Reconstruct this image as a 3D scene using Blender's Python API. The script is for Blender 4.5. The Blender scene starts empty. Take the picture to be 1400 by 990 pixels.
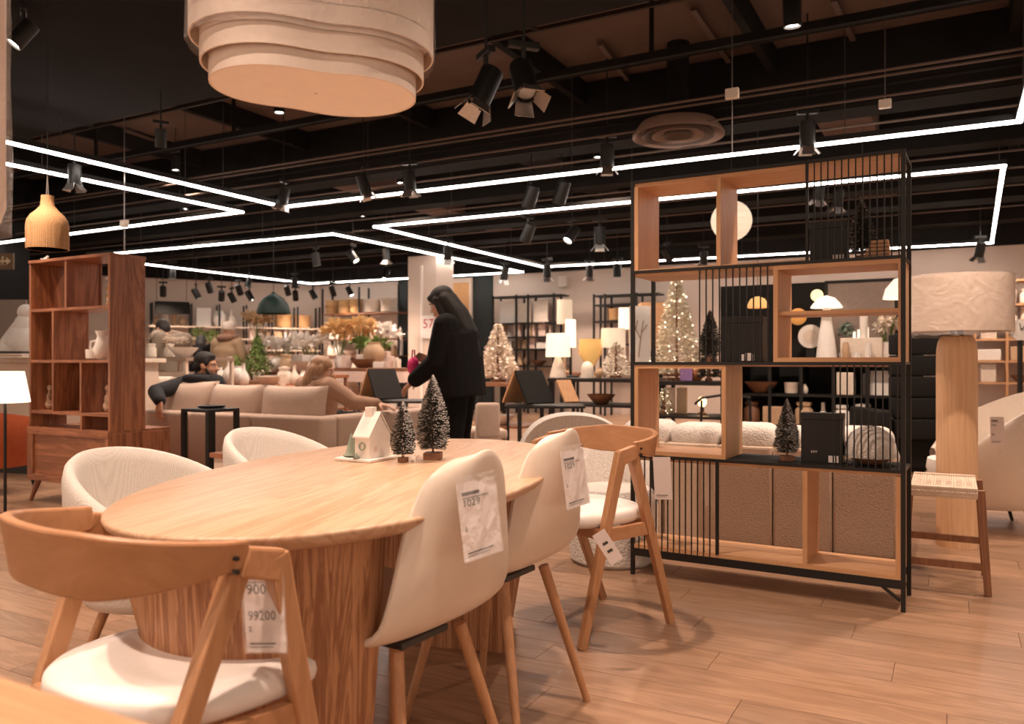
import bpy, bmesh, math, random
from mathutils import Vector, Matrix, Euler
random.seed(11)
S = bpy.context.scene
C = S.collection
PI = math.pi
R = math.radians
# ---------------------------------------------------------------- camera
TH = R(28.5)                      # the shop's grid is turned 28.5 degrees against the view
FPX, CX, CY, EYE = 1110.0, 700.0, 495.0, 1.05
cam = bpy.data.cameras.new('camera')
cam.sensor_width = 36.0
cam.lens = FPX / 1400 * 36
cam.clip_start = 0.05
cam.clip_end = 200
cam.dof.use_dof = True
cam.dof.focus_distance = 2.9
cam.dof.aperture_fstop = 3.6
co = bpy.data.objects.new('camera', cam)
co.location = (0, 0, EYE)
co.rotation_euler = (PI / 2, 0, TH)
C.objects.link(co)
S.camera = co
# ---------------------------------------------------------------- world, exposure
wd = bpy.data.worlds.new('world')
S.world = wd
wd.use_nodes = True
wd.node_tree.nodes['Background'].inputs[0].default_value = (1.0, 0.72, 0.54, 1)
wd.node_tree.nodes['Background'].inputs[1].default_value = 0.42
S.view_settings.view_transform = 'Standard'
S.view_settings.look = 'None'
S.view_settings.exposure = 1.38
S.view_settings.gamma = 1.0
WARM = (1.0, 0.745, 0.585)
SPOT_W = 46.0                     # one track spotlight
LED_E = 9.0                       # LED line diffuser strength

# ---------------------------------------------------------------- measuring helpers
ST, CT = math.sin(TH), math.cos(TH)
def W(px, py, d):
    X = (px - CX) / FPX * d
    return Vector((CT * X - ST * d, ST * X + CT * d, EYE + (CY - py) / FPX * d))
def P(px, d, z):
    v = W(px, CY, d); v.z = z
    return v
def G(px, py, z=0.0):
    return W(px, py, (EYE - z) * FPX / (py - CY))
def DY(px, y):                    # depth where the ray of column px meets the plane y
    return y / (CT + ST * (px - CX) / FPX)
def ZP(py, d):
    return EYE + (CY - py) / FPX * d

# ---------------------------------------------------------------- mesh helper
class MB:
    def __init__(s): s.v = []; s.f = []
    def add(s, vs, fs, M=None):
        n = len(s.v)
        s.v += [tuple(M @ Vector(a)) for a in vs] if M else [tuple(a) for a in vs]
        s.f += [tuple(n + i for i in f) for f in fs]
        return s
    def box(s, c, d, rz=0, rx=0, ry=0):
        M = Matrix.Translation(c) @ Euler((rx, ry, rz)).to_matrix().to_4x4()
        x, y, z = d[0] / 2, d[1] / 2, d[2] / 2
        return s.add([(-x,-y,-z),(x,-y,-z),(x,y,-z),(-x,y,-z),(-x,-y,z),(x,-y,z),(x,y,z),(-x,y,z)],
              [(0,3,2,1),(4,5,6,7),(0,1,5,4),(1,2,6,5),(2,3,7,6),(3,0,4,7)], M)
    def b(s, x0, x1, y0, y1, z0, z1):
        return s.box(((x0+x1)/2, (y0+y1)/2, (z0+z1)/2), (abs(x1-x0), abs(y1-y0), abs(z1-z0)))
    def bar(s, p0, p1, w, h=None, w1=None, h1=None):
        p0, p1 = Vector(p0), Vector(p1); h = h or w; w1 = w1 or w; h1 = h1 or h
        d = (p1 - p0).normalized()
        u = Vector((0, 0, 1)) if abs(d.z) < .8 else Vector((0, 1, 0))
        a = d.cross(u).normalized(); c = a.cross(d).normalized()
        vs = [p0 + a*i*w/2 + c*j*h/2 for i, j in ((-1,-1),(1,-1),(1,1),(-1,1))] + [p1 + a*i*w1/2 + c*j*h1/2 for i, j in ((-1,-1),(1,-1),(1,1),(-1,1))]
        return s.add(vs, [(0,1,2,3),(7,6,5,4),(0,4,5,1),(1,5,6,2),(2,6,7,3),(3,7,4,0)])
    def tube(s, pts, rad, n=10, cap=True, closed=False):
        pts = [Vector(p) for p in pts]; m = len(pts)
        rr = rad if isinstance(rad, (list, tuple)) else [rad] * m
        vs = []; fs = []; prev = None
        for i, p in enumerate(pts):
            a = pts[(i - 1) % m] if (closed or i > 0) else p
            c = pts[(i + 1) % m] if (closed or i < m - 1) else p
            d = (c - a).normalized()
            if prev is None:
                u = Vector((0, 0, 1)) if abs(d.z) < .9 else Vector((0, 1, 0))
                x = d.cross(u).normalized()
            else:
                x = (prev - d * prev.dot(d)).normalized()
            prev = x; y = d.cross(x)
            r = rr[i]; rx, ry = r if isinstance(r, (tuple, list)) else (r, r)
            for k in range(n):
                t = 2 * PI * k / n
                vs.append(p + x * rx * math.cos(t) + y * ry * math.sin(t))
        for i in range(m if closed else m - 1):
            j = (i + 1) % m
            for k in range(n):
                l = (k + 1) % n
                fs.append((i*n+k, i*n+l, j*n+l, j*n+k))
        if cap and not closed:
            fs.append(tuple(range(n))[::-1]); fs.append(tuple((m-1)*n+k for k in range(n)))
        return s.add(vs, fs)
    def cyl(s, p0, p1, r0, r1=None, n=14, cap=True):
        return s.tube([p0, p1], [r0, r0 if r1 is None else r1], n, cap)
    def lathe(s, prof, n=20, c=(0,0,0), sx=1, sy=1):
        vs = []; fs = []; m = len(prof)
        for r, z in prof:
            for k in range(n):
                t = 2 * PI * k / n
                vs.append((c[0] + sx*r*math.cos(t), c[1] + sy*r*math.sin(t), c[2] + z))
        for i in range(m - 1):
            for k in range(n):
                l = (k + 1) % n
                fs.append((i*n+k, i*n+l, (i+1)*n+l, (i+1)*n+k))
        if prof[0][0] > 1e-4: fs.append(tuple(range(n))[::-1])
        if prof[-1][0] > 1e-4: fs.append(tuple((m-1)*n+k for k in range(n)))
        return s.add(vs, fs)
    def prism(s, o, z0, z1):
        n = len(o)
        vs = [(x, y, z0) for x, y in o] + [(x, y, z1) for x, y in o]
        return s.add(vs, [tuple(range(n))[::-1], tuple(range(n, 2*n))] + [(i, (i+1) % n, n+(i+1) % n, n+i) for i in range(n)])
    def ell(s, c, r, n=12, M=None):
        r = r if isinstance(r, (tuple, list)) else (r, r, r)
        m = max(6, n // 2 + 2); vs = []; fs = []
        for i in range(m + 1):
            a = PI * i / m
            for k in range(n):
                t = 2 * PI * k / n
                vs.append((c[0] + r[0]*math.sin(a)*math.cos(t), c[1] + r[1]*math.sin(a)*math.sin(t), c[2] - r[2]*math.cos(a)))
        for i in range(m):
            for k in range(n):
                l = (k + 1) % n
                fs.append((i*n+k, i*n+l, (i+1)*n+l, (i+1)*n+k))
        return s.add(vs, fs, M)
    def sheet(s, rows, closed=False):
        n = len(rows[0]); fs = []
        for i in range(len(rows) - 1):
            for k in range(n if closed else n - 1):
                l = (k + 1) % n
                fs.append((i*n+k, i*n+l, (i+1)*n+l, (i+1)*n+k))
        return s.add([p for r in rows for p in r], fs)
    def mesh(s, name, mat, smooth=False, bevel=0, seg=2, solid=0, sub=0, ang=38):
        bm = bmesh.new()
        vv = [bm.verts.new(a) for a in s.v]
        for f in s.f:
            try: bm.faces.new([vv[i] for i in f])
            except ValueError: pass
        bmesh.ops.remove_doubles(bm, verts=bm.verts, dist=1e-5)
        bmesh.ops.dissolve_degenerate(bm, edges=bm.edges, dist=1e-6)
        bmesh.ops.recalc_face_normals(bm, faces=bm.faces)
        if solid:
            r = bmesh.ops.solidify(bm, geom=bm.faces[:], thickness=solid)
            bmesh.ops.recalc_face_normals(bm, faces=bm.faces)
        if bevel:
            es = [e for e in bm.edges if len(e.link_faces) == 2 and e.calc_face_angle(0) > R(30)]
            bmesh.ops.bevel(bm, geom=es, offset=bevel, segments=seg, profile=.5, affect='EDGES', clamp_overlap=True)
        if bevel and seg <= 2 and not smooth: ang = 20
        if smooth or bevel:
            for f in bm.faces: f.smooth = True
            for e in bm.edges:
                if len(e.link_faces) == 2 and e.calc_face_angle(0) > R(ang): e.smooth = False
        me = bpy.data.meshes.new(name)
        bm.to_mesh(me); bm.free()
        if mat: me.materials.append(mat)
        return me
    def build(s, name, mat, parent=None, **k):
        sub = k.pop('sub', 0)
        o = bpy.data.objects.new(name, s.mesh(name, mat, **k))
        C.objects.link(o)
        if parent: o.parent = parent
        if sub:
            m = o.modifiers.new('sub', 'SUBSURF'); m.levels = sub; m.render_levels = sub
        return o

def tag(o, label=None, cat=None, group=None, kind=None):
    if label: o['label'] = label
    if cat: o['category'] = cat
    if group: o['group'] = group
    if kind: o['kind'] = kind
    return o
def thing(name, label, cat, loc=(0,0,0), rz=0, group=None):
    o = bpy.data.objects.new(name, None); C.objects.link(o)
    o.location = loc; o.rotation_euler = (0, 0, rz); o.empty_display_size = .1
    return tag(o, label, cat, group)
def place(o, loc, rz=0, sc=None):
    o.location = loc; o.rotation_euler = (0, 0, rz)
    if sc: o.scale = sc if isinstance(sc, (tuple, list)) else (sc, sc, sc)
    return o
def copy_tree(o, loc=None, rz=None, label=None, group=None, parent=None):
    c = o.copy(); C.objects.link(c)
    if parent: c.parent = parent
    if loc is not None: c.location = loc
    if rz is not None: c.rotation_euler = (0, 0, rz)
    if label: c['label'] = label
    if group: c['group'] = group
    for ch in list(o.children): copy_tree(ch, parent=c)
    return c
def struct(o): o['kind'] = 'structure'; return o

# ---------------------------------------------------------------- materials
def new_mat(name):
    m = bpy.data.materials.new(name); m.use_nodes = True
    nt = m.node_tree
    return m, nt, nt.nodes['Principled BSDF']
def nd(nt, t, **kw):
    n = nt.nodes.new(t)
    for k, v in kw.items():
        if k in n.inputs: n.inputs[k].default_value = v
        else: setattr(n, k, v)
    return n
def plain(name, col, rough=.5, metal=0, var=.06, scale=30, bump=0, bscale=200, coat=0, sheen=0, spec=.5):
    m, nt, b = new_mat(name)
    b.inputs['Specular IOR Level'].default_value = spec
    b.inputs['Roughness'].default_value = rough
    b.inputs['Metallic'].default_value = metal
    if coat: b.inputs['Coat Weight'].default_value = coat
    if sheen: b.inputs['Sheen Weight'].default_value = sheen
    tc = nd(nt, 'ShaderNodeTexCoord')
    n = nd(nt, 'ShaderNodeTexNoise', Scale=scale, Detail=3.0)
    nt.links.new(tc.outputs['Object'], n.inputs['Vector'])
    r = nd(nt, 'ShaderNodeValToRGB')
    r.color_ramp.elements[0].position = .3; r.color_ramp.elements[1].position = .7
    r.color_ramp.elements[0].color = (*[c * (1 - var) for c in col], 1)
    r.color_ramp.elements[1].color = (*[min(1, c * (1 + var)) for c in col], 1)
    nt.links.new(n.outputs['Fac'], r.inputs['Fac'])
    nt.links.new(r.outputs['Color'], b.inputs['Base Color'])
    if bump:
        n2 = nd(nt, 'ShaderNodeTexNoise', Scale=bscale, Detail=2.0)
        nt.links.new(tc.outputs['Object'], n2.inputs['Vector'])
        bp = nd(nt, 'ShaderNodeBump', Strength=bump, Distance=.01)
        nt.links.new(n2.outputs['Fac'], bp.inputs['Height'])
        nt.links.new(bp.outputs['Normal'], b.inputs['Normal'])
    return m
def wood(name, c0, c1, axis='x', scale=6, stretch=14, rough=.45, contrast=1.0, rand=0, bump=.08):
    m, nt, b = new_mat(name)
    b.inputs['Roughness'].default_value = rough
    tc = nd(nt, 'ShaderNodeTexCoord')
    mp = nd(nt, 'ShaderNodeMapping')
    sc = [stretch, stretch, stretch]; sc['xyz'.index(axis)] = 1.0
    mp.inputs['Scale'].default_value = [a * scale / 6 for a in sc]
    nt.links.new(tc.outputs['Object'], mp.inputs['Vector'])
    vec = mp.outputs['Vector']
    oi = nd(nt, 'ShaderNodeObjectInfo')
    if rand:
        geo = nd(nt, 'ShaderNodeNewGeometry')
        ad = nd(nt, 'ShaderNodeMath', operation='ADD')
        nt.links.new(oi.outputs['Random'], ad.inputs[0]); nt.links.new(geo.outputs['Random Per Island'], ad.inputs[1])
        fr = nd(nt, 'ShaderNodeMath', operation='FRACT'); nt.links.new(ad.outputs[0], fr.inputs[0])
        ml = nd(nt, 'ShaderNodeVectorMath', operation='SCALE'); ml.inputs[0].default_value = (37, 53, 71)
        nt.links.new(fr.outputs[0], ml.inputs['Scale'])
        va = nd(nt, 'ShaderNodeVectorMath', operation='ADD')
        nt.links.new(vec, va.inputs[0]); nt.links.new(ml.outputs[0], va.inputs[1])
        vec = va.outputs[0]
    n1 = nd(nt, 'ShaderNodeTexNoise', Scale=1.0, Detail=5.0, Roughness=.6, Distortion=1.4)
    nt.links.new(vec, n1.inputs['Vector'])
    wv = nd(nt, 'ShaderNodeMath', operation='MULTIPLY'); wv.inputs[1].default_value = 34.0
    nt.links.new(n1.outputs['Fac'], wv.inputs[0])
    sn = nd(nt, 'ShaderNodeMath', operation='SINE'); nt.links.new(wv.outputs[0], sn.inputs[0])
    mr = nd(nt, 'ShaderNodeMapRange'); mr.inputs['From Min'].default_value = -1; mr.inputs['From Max'].default_value = 1
    nt.links.new(sn.outputs[0], mr.inputs['Value'])
    n2 = nd(nt, 'ShaderNodeTexNoise', Scale=4.0, Detail=4.0, Roughness=.7)
    nt.links.new(vec, n2.inputs['Vector'])
    mx = nd(nt, 'ShaderNodeMix', data_type='FLOAT'); mx.inputs[0].default_value = .62
    nt.links.new(mr.outputs[0], mx.inputs[2]); nt.links.new(n2.outputs['Fac'], mx.inputs[3])
    r = nd(nt, 'ShaderNodeValToRGB')
    mid = .5; r.color_ramp.elements[0].position = mid - .28 / contrast; r.color_ramp.elements[1].position = mid + .28 / contrast
    r.color_ramp.elements[0].color = (*c0, 1); r.color_ramp.elements[1].color = (*c1, 1)
    nt.links.new(mx.outputs[0], r.inputs['Fac'])
    col = r.outputs['Color']
    if rand:
        hs = nd(nt, 'ShaderNodeHueSaturation')
        m2 = nd(nt, 'ShaderNodeMapRange'); m2.inputs['To Min'].default_value = 1 - rand; m2.inputs['To Max'].default_value = 1 + rand
        nt.links.new(fr.outputs[0], m2.inputs['Value']); nt.links.new(m2.outputs[0], hs.inputs['Value'])
        nt.links.new(col, hs.inputs['Color']); col = hs.outputs['Color']
    nt.links.new(col, b.inputs['Base Color'])
    if bump:
        bp = nd(nt, 'ShaderNodeBump', Strength=bump, Distance=.004)
        nt.links.new(mx.outputs[0], bp.inputs['Height']); nt.links.new(bp.outputs['Normal'], b.inputs['Normal'])
    return m
def boucle(name, col, scale=60, strength=.8, dark=.75, dist=.012):
    m, nt, b = new_mat(name)
    b.inputs['Roughness'].default_value = .9
    b.inputs['Sheen Weight'].default_value = .2
    tc = nd(nt, 'ShaderNodeTexCoord')
    v = nd(nt, 'ShaderNodeTexVoronoi', Scale=scale); nt.links.new(tc.outputs['Object'], v.inputs['Vector'])
    r = nd(nt, 'ShaderNodeValToRGB')
    r.color_ramp.elements[0].color = (*col, 1); r.color_ramp.elements[1].color = (*[c * dark for c in col], 1)
    r.color_ramp.elements[1].position = .8
    nt.links.new(v.outputs['Distance'], r.inputs['Fac']); nt.links.new(r.outputs['Color'], b.inputs['Base Color'])
    bp = nd(nt, 'ShaderNodeBump', Strength=strength, Distance=dist, invert=True)
    nt.links.new(v.outputs['Distance'], bp.inputs['Height']); nt.links.new(bp.outputs['Normal'], b.inputs['Normal'])
    return m
def weave(name, col, scale=90, dark=.6):
    m, nt, b = new_mat(name)
    b.inputs['Roughness'].default_value = .8
    tc = nd(nt, 'ShaderNodeTexCoord')
    ch = nd(nt, 'ShaderNodeTexVoronoi', Scale=scale, Randomness=.25); nt.links.new(tc.outputs['Object'], ch.inputs['Vector'])
    r = nd(nt, 'ShaderNodeValToRGB')
    r.color_ramp.elements[0].color = (*col, 1); r.color_ramp.elements[1].color = (*[c * dark for c in col], 1)
    r.color_ramp.elements[0].position = .25; r.color_ramp.elements[1].position = .65
    nt.links.new(ch.outputs['Distance'], r.inputs['Fac']); nt.links.new(r.outputs['Color'], b.inputs['Base Color'])
    bp = nd(nt, 'ShaderNodeBump', Strength=.5, Distance=.005, invert=True)
    nt.links.new(ch.outputs['Distance'], bp.inputs['Height']); nt.links.new(bp.outputs['Normal'], b.inputs['Normal'])
    return m
def emit(name, col, strength, base=(.8,.8,.8)):
    m, nt, b = new_mat(name)
    b.inputs['Base Color'].default_value = (*base, 1)
    n = nd(nt, 'ShaderNodeTexNoise', Scale=3.0)
    r = nd(nt, 'ShaderNodeMapRange'); r.inputs['To Min'].default_value = strength * .97; r.inputs['To Max'].default_value = strength * 1.03
    nt.links.new(n.outputs['Fac'], r.inputs['Value']); nt.links.new(r.outputs[0], b.inputs['Emission Strength'])
    b.inputs['Emission Color'].default_value = (*col, 1)
    return m
def lampshade(name, col, glow, gc=(1, .78, .55)):
    m = plain(name, col, .8, var=.03, scale=40)
    b = m.node_tree.nodes['Principled BSDF']
    b.inputs['Emission Color'].default_value = (*gc, 1)
    b.inputs['Emission Strength'].default_value = glow
    return m
def glass(name, col=(1,1,1), rough=.05, alpha=.25, coat=0):
    m, nt, b = new_mat(name)
    b.inputs['Base Color'].default_value = (*col, 1); b.inputs['Roughness'].default_value = rough
    b.inputs['Alpha'].default_value = alpha
    n = nd(nt, 'ShaderNodeTexNoise', Scale=9.0, Detail=4.0, Distortion=2.0)
    tc = nd(nt, 'ShaderNodeTexCoord'); nt.links.new(tc.outputs['Object'], n.inputs['Vector'])
    bp = nd(nt, 'ShaderNodeBump', Strength=.8, Distance=.05)
    nt.links.new(n.outputs['Fac'], bp.inputs['Height']); nt.links.new(bp.outputs['Normal'], b.inputs['Normal'])
    return m

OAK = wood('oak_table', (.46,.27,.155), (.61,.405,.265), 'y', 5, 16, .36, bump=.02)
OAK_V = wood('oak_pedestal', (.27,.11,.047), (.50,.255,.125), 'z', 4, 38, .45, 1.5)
ASH = wood('ash_chair', (.42,.195,.085), (.51,.255,.125), 'x', 5, 8, .4, .8)
ASH_V = wood('ash_legs', (.40,.19,.085), (.51,.265,.13), 'z', 5, 14, .42, .8)
OAKB = wood('oak_box', (.50,.26,.12), (.62,.35,.18), 'z', 5, 14, .45, .8)
OAKH = wood('oak_board', (.50,.26,.12), (.62,.35,.18), 'x', 5, 14, .45, .8)
WAL = wood('walnut_upright', (.18,.062,.027), (.40,.16,.075), 'z', 4, 10, .4)
WALH = wood('walnut_board', (.20,.07,.03), (.40,.155,.072), 'x', 4, 10, .4)
FLOORM = wood('floor_laminate', (.22,.122,.070), (.385,.232,.145), 'x', 5, 9, .34, .72, rand=.13, bump=.03)
DKWOOD = wood('dark_wood', (.16,.065,.03), (.28,.12,.06), 'x', 5, 10, .5)
STOOLW = wood('stool_wood', (.22,.09,.04), (.34,.15,.07), 'z', 5, 12, .5)
LAMPW = wood('lamp_wood', (.66,.39,.21), (.80,.52,.31), 'z', 3, 10, .5, .7)
BLACK = plain('black_metal', (.014,.0125,.0115), .45, .3)
BLACKM = plain('black_matte', (.014,.013,.0122), .85, spec=.15)
DARKG = plain('dark_grey', (.05,.045,.042), .6)
WHITE = plain('white_paint', (.80,.73,.68), .6, var=.03)
WALLP = plain('wall_paint', (.62,.50,.42), .85, var=.03, scale=2)
CEILM = plain('ceiling_paint', (.125,.084,.068), .9, var=.12, scale=1.5, spec=.05)
CEILB = plain('ceiling_black', (.016,.0142,.0132), .85, var=.15, scale=3, spec=.06)
PIPEM = plain('ceiling_pipe_paint', (.035,.026,.022), .6, spec=.15)
DARKWALL = plain('dark_wall_paint', (.020,.019,.019), .85, spec=.15)
SHELLM = plain('cream_shell', (.74,.63,.53), .42, var=.02, coat=.1)
SEATW = plain('white_leatherette', (.86,.80,.75), .5, var=.02, bump=.05, bscale=300)
PAPER = plain('paper', (.80,.70,.66), .7, var=.02)
INK = plain('ink', (.05,.04,.04), .8)
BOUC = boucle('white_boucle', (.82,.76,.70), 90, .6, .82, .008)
BOUC_SHADED = boucle('white_boucle_shaded', (.62,.46,.34), 150, .5, .8, .006)  # white boucle with the shade on the sofa body put into its colour
WEAVE = weave('white_weave', (.82,.75,.68), 230, .78)
SOFA = plain('beige_linen', (.47,.34,.26), .9, var=.06, scale=90, bump=.25, bscale=500, sheen=.2)
SOFA2 = plain('cushion_linen', (.54,.41,.33), .9, var=.06, scale=90, bump=.25, bscale=500, sheen=.2)
CREAM = plain('cream_ceramic', (.72,.62,.52), .45)
LINENS = plain('linen_shade', (.68,.55,.45), .85, var=.04, scale=120)
TERRA = plain('terracotta', (.55,.22,.09), .6)
REDF = plain('rust_fabric', (.50,.11,.035), .85, bump=.2, bscale=300)
GOLD = plain('gold_leaf', (.80,.53,.25), .45, .2, var=.2)
GREEN = plain('fir_green', (.11,.17,.035), .8, var=.4)
GREENL = plain('leaf_green', (.20,.30,.06), .7, var=.3)
BASKET = weave('basket_weave', (.60,.34,.15), 150, .62)
LEDM = emit('led_diffuser', (1, .90, .82), LED_E)
BULB = emit('lamp_face', (1, .88, .75), 14)
WARMB = emit('warm_bulb', (1, .62, .28), 10)
STEEL = plain('steel', (.45,.42,.40), .3, .9)
PLAST = glass('plastic_wrap', (1, .95, .92), .12, .16)
# ================================================================ structure
CEIL_Z, BACK_Y = 3.95, 15.3
fl = struct(MB().b(-26, 13, -5, BACK_Y + .3, -.08, -.004).build('floor', plain('floor_joint', (.16,.085,.045), .7)))
PW, PL = .19, 1.285
planks = []
for j in range(int((BACK_Y + 2.4) / PW)):
    y = -2.0 + PW * (j + .5)
    off = (j * .437) % 1 * PL
    for i in range(-17, 9):
        x = i * PL + off
        if y > BACK_Y - .05: continue
        X = CT * x + ST * y; d = -ST * x + CT * y
        if d < .6: continue
        k = max(abs(X) - .65, 0) / d
        vis = k < .66 and EYE * FPX / d < 560
        planks.append((0 if vis else 1, d, x, y))
planks.sort()
pm = MB()
pm.add([(-PL/2+.0003,-PW/2+.0003,-.004),(PL/2-.0003,-PW/2+.0003,-.004),(PL/2-.0003,PW/2-.0003,-.004),(-PL/2+.0003,PW/2-.0003,-.004),
        (-PL/2+.0012,-PW/2+.0012,0),(PL/2-.0012,-PW/2+.0012,0),(PL/2-.0012,PW/2-.0012,0),(-PL/2+.0012,PW/2-.0012,0)],
       [(4,5,6,7),(0,1,5,4),(1,2,6,5),(2,3,7,6),(3,0,4,7)])
pme = pm.mesh('floor_plank', FLOORM)
rest = MB()
for q, (inv, d, x, y) in enumerate(planks):
    if q < 300:
        o = bpy.data.objects.new('floor_plank', pme); o.location = (x, y, 0); o.parent = fl; C.objects.link(o)
    elif x > -24:
        rest.add([(a + x, b_ + y, c_) for a, b_, c_ in pm.v], pm.f)
tag(rest.build('far_floor_planks', FLOORM, fl), kind='stuff')

# walls: one back wall along x, an angled piece behind the left racks, a dark left side
WT = 2.93
struct(MB().b(P(437, DY(437, BACK_Y), 0).x, 11.5, BACK_Y, BACK_Y + .2, 0, WT).build('wall_back', WALLP))
struct(MB().b(P(437, DY(437, BACK_Y), 0).x, 11.5, BACK_Y - .02, BACK_Y + .2, WT, CEIL_Z).build('wall_back_upper', CEILB))
q1, q2 = P(205, 18.14, 0), P(437, 19.97, 0)
q0 = q1 + (q1 - q2) * .9
LWD = (q2 - q1).normalized(); LWN = Vector((-LWD.y, LWD.x, 0))
mb = MB(); mb.bar(q0 + Vector((0,0,WT/2)) + LWN*.1, q2 + Vector((0,0,WT/2)) + LWN*.1, .2, WT); struct(mb.build('wall_left_back', WALLP))
mb = MB(); zz = (WT + CEIL_Z) / 2; mb.bar(q0 + Vector((0,0,zz)) + LWN*.08, q2 + Vector((0,0,zz)) + LWN*.08, .24, CEIL_Z - WT); struct(mb.build('wall_left_back_upper', CEILB))
a, b_ = P(-160, 11.5, 0), P(36, 13.2, 0)
a.z = b_.z = CEIL_Z / 2
wl = struct(MB().bar(a, b_, .2, CEIL_Z).build('wall_left', DARKWALL))
# the dark partition wall behind the tall rack
c1, c2 = P(985, DY(985, 8.6), 0), P(1262, DY(1262, 8.6), 0)
PARTZ = ZP(389, DY(1050, 8.6))
struct(MB().b(c1.x, c2.x, 8.6, 8.75, 0, PARTZ).build('wall_partition', DARKWALL))
# pillar
pc = P(577, 14.3, 0)
pil = struct(MB().b(pc.x - .30, pc.x + .30, pc.y, pc.y + .55, 0, 2.92).build('wall_pillar', WALLP))
MB().b(pc.x - .30, pc.x + .30, pc.y, pc.y + .55, 2.92, CEIL_Z).build('pillar_top', CEILB, pil)
MB().b(pc.x - .02, pc.x + .02, pc.y - .025, pc.y, .0, 2.75).build('trim_strip', WHITE, pil)
# ---- ceiling with its beams, ducts, trays and pipes
ce = struct(MB().b(-26, 12, -2.5, BACK_Y + .3, CEIL_Z, CEIL_Z + .1).build('ceiling', CEILM))
def cbox(name, m, x0, x1, y0, y1, z0, z1): return MB().b(x0, x1, y0, y1, z0, z1).build(name, m, ce)
def cpipe(m, y, z, r, x0=-24, x1=11, name='ceiling_pipe'): return MB().cyl((x0, y, z), (x1, y, z), r, n=8).build(name, m, ce, smooth=True)
cbox('air_duct', CEILB, -24, 11, 2.2, 4.75, 3.25, 3.94)
for y, z, h, w in ((6.1, 3.42, .06, .05), (7.75, 3.3, .64, .35), (9.6, 3.3, .45, .30), (11.3, 3.25, .45, .4), (12.9, 3.3, .4, .5), (14.3, 3.2, .5, .4)):
    cbox('cross_beam', CEILB, -24, 11, y, y + w, z, z + h)
for y in (5.15, 5.3, 5.55):
    cpipe(PIPEM, y, 3.8, .035, name='conduit')
for y, z, r in ((6.35, 3.5, .02), (7.2, 3.30, .018), (7.45, 3.25, .02), (8.35, 3.74, .05), (8.6, 3.72, .04), (8.95, 3.75, .07), (9.4, 3.72, .03), (10.4, 3.74, .05), (10.7, 3.72, .08), (11.0, 3.75, .04), (12.4, 3.74, .07), (12.7, 3.74, .04), (13.7, 3.74, .06)):
    cpipe(PIPEM if r > .03 else CEILB, y, z, r)
for i in range(-12, 6):
    x = i * 1.9 + .4
    cbox('joist', CEILB, x, x + .07, 4.75, 15.2, 3.72, 3.945)
for i, x in enumerate((-7.5, -4.6, -1.2, 1.7, 4.6, 7.4)):
    cbox('branch_duct', CEILB if i % 2 else CEILM, x, x + .5, 7.9, 15.0, 3.45, 3.8)
for i in range(-7, 5):
    x = i * 2.3 + .2
    cbox('tray_hanger', CEILB, x, x + .03, 6.13, 6.16, 3.45, 3.94)
PIPEL = plain('conduit_light', (.12,.085,.07), .6, spec=.2)
for y, z in ((6.5, 3.18), (6.75, 3.22), (7.0, 3.14), (7.62, 3.10), (8.2, 3.12), (9.5, 3.16), (10.15, 3.12), (11.25, 3.14), (12.8, 3.15)):
    cpipe(PIPEL, y, z, .011, name='conduit')
for a_, b_ in (((948, 12), (1014, 110)), ((1010, 8), (1046, 68)), ((1140, 0), (1166, 54)), ((820, 60), (860, 112)), ((560, 170), (700, 232)), ((170, 178), (300, 222))):
    e = [W(x_, y_, (3.90 - EYE) * FPX / (CY - y_)) for x_, y_ in (a_, b_)]
    MB().bar(e[0], e[1], .045, .03).build('ceiling_batten', PIPEL, ce)
# tray lattice just beyond the duct
tr = MB()
for i in range(-14, 9): tr.bar((i*1.1, 4.95, 3.66), (i*1.1 + .45, 5.7, 3.66), .02)
for y in (4.95, 5.2, 5.45, 5.7): tr.bar((-15, y, 3.66), (9.5, y, 3.66), .03)
tr.build('cable_tray', PIPEM, ce)
ORD = 'first second third fourth fifth sixth seventh eighth ninth tenth eleventh twelfth thirteenth fourteenth fifteenth sixteenth seventeenth eighteenth nineteenth twentieth'.split() + ['next'] * 30
# ================================================================ LED lines and spotlights
def led(name_label, pts, z=2.9):
    w = [W(x, y, (z - EYE) * FPX / (CY - y)) for x, y in pts]
    t = thing('led_line_light', name_label, 'light', w[0])
    for a, b_ in zip(w, w[1:]):
        a, b_ = a - w[0], b_ - w[0]
        e = (b_ - a).normalized() * .024
        MB().bar(a - e + Vector((0,0,.035)), b_ + e + Vector((0,0,.035)), .044, .05).build('housing', BLACK, t)
        MB().bar(a - e, b_ + e, .037, .02).build('diffuser', LEDM, t)
        n = max(2, int((b_ - a).length / 2.2))
        for i in range(n):
            p = a.lerp(b_, (i + .5) / n); MB().cyl(p + Vector((0,0,.06)), p + Vector((0,0,1.04)), .004, n=5).build('suspension_wire', DARKG, t)
led('long bent white LED line crossing the ceiling above the tall metal rack', [(-70, 176), (388, 283), (1393, 166), (1423, 56)])
led('white LED line folded to a sharp point above the walnut bookcase', [(-70, 208), (330, 290), (-70, 341)])
led('white LED line angled in front of the pillar and back over the far racks', [(120, 350), (455, 320), (714, 372), (425, 388), (196, 361)])
led('closed white LED rectangle behind and above the tall metal rack', [(513, 310), (1372, 227), (1356, 332), (742, 365), (513, 310)])

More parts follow.
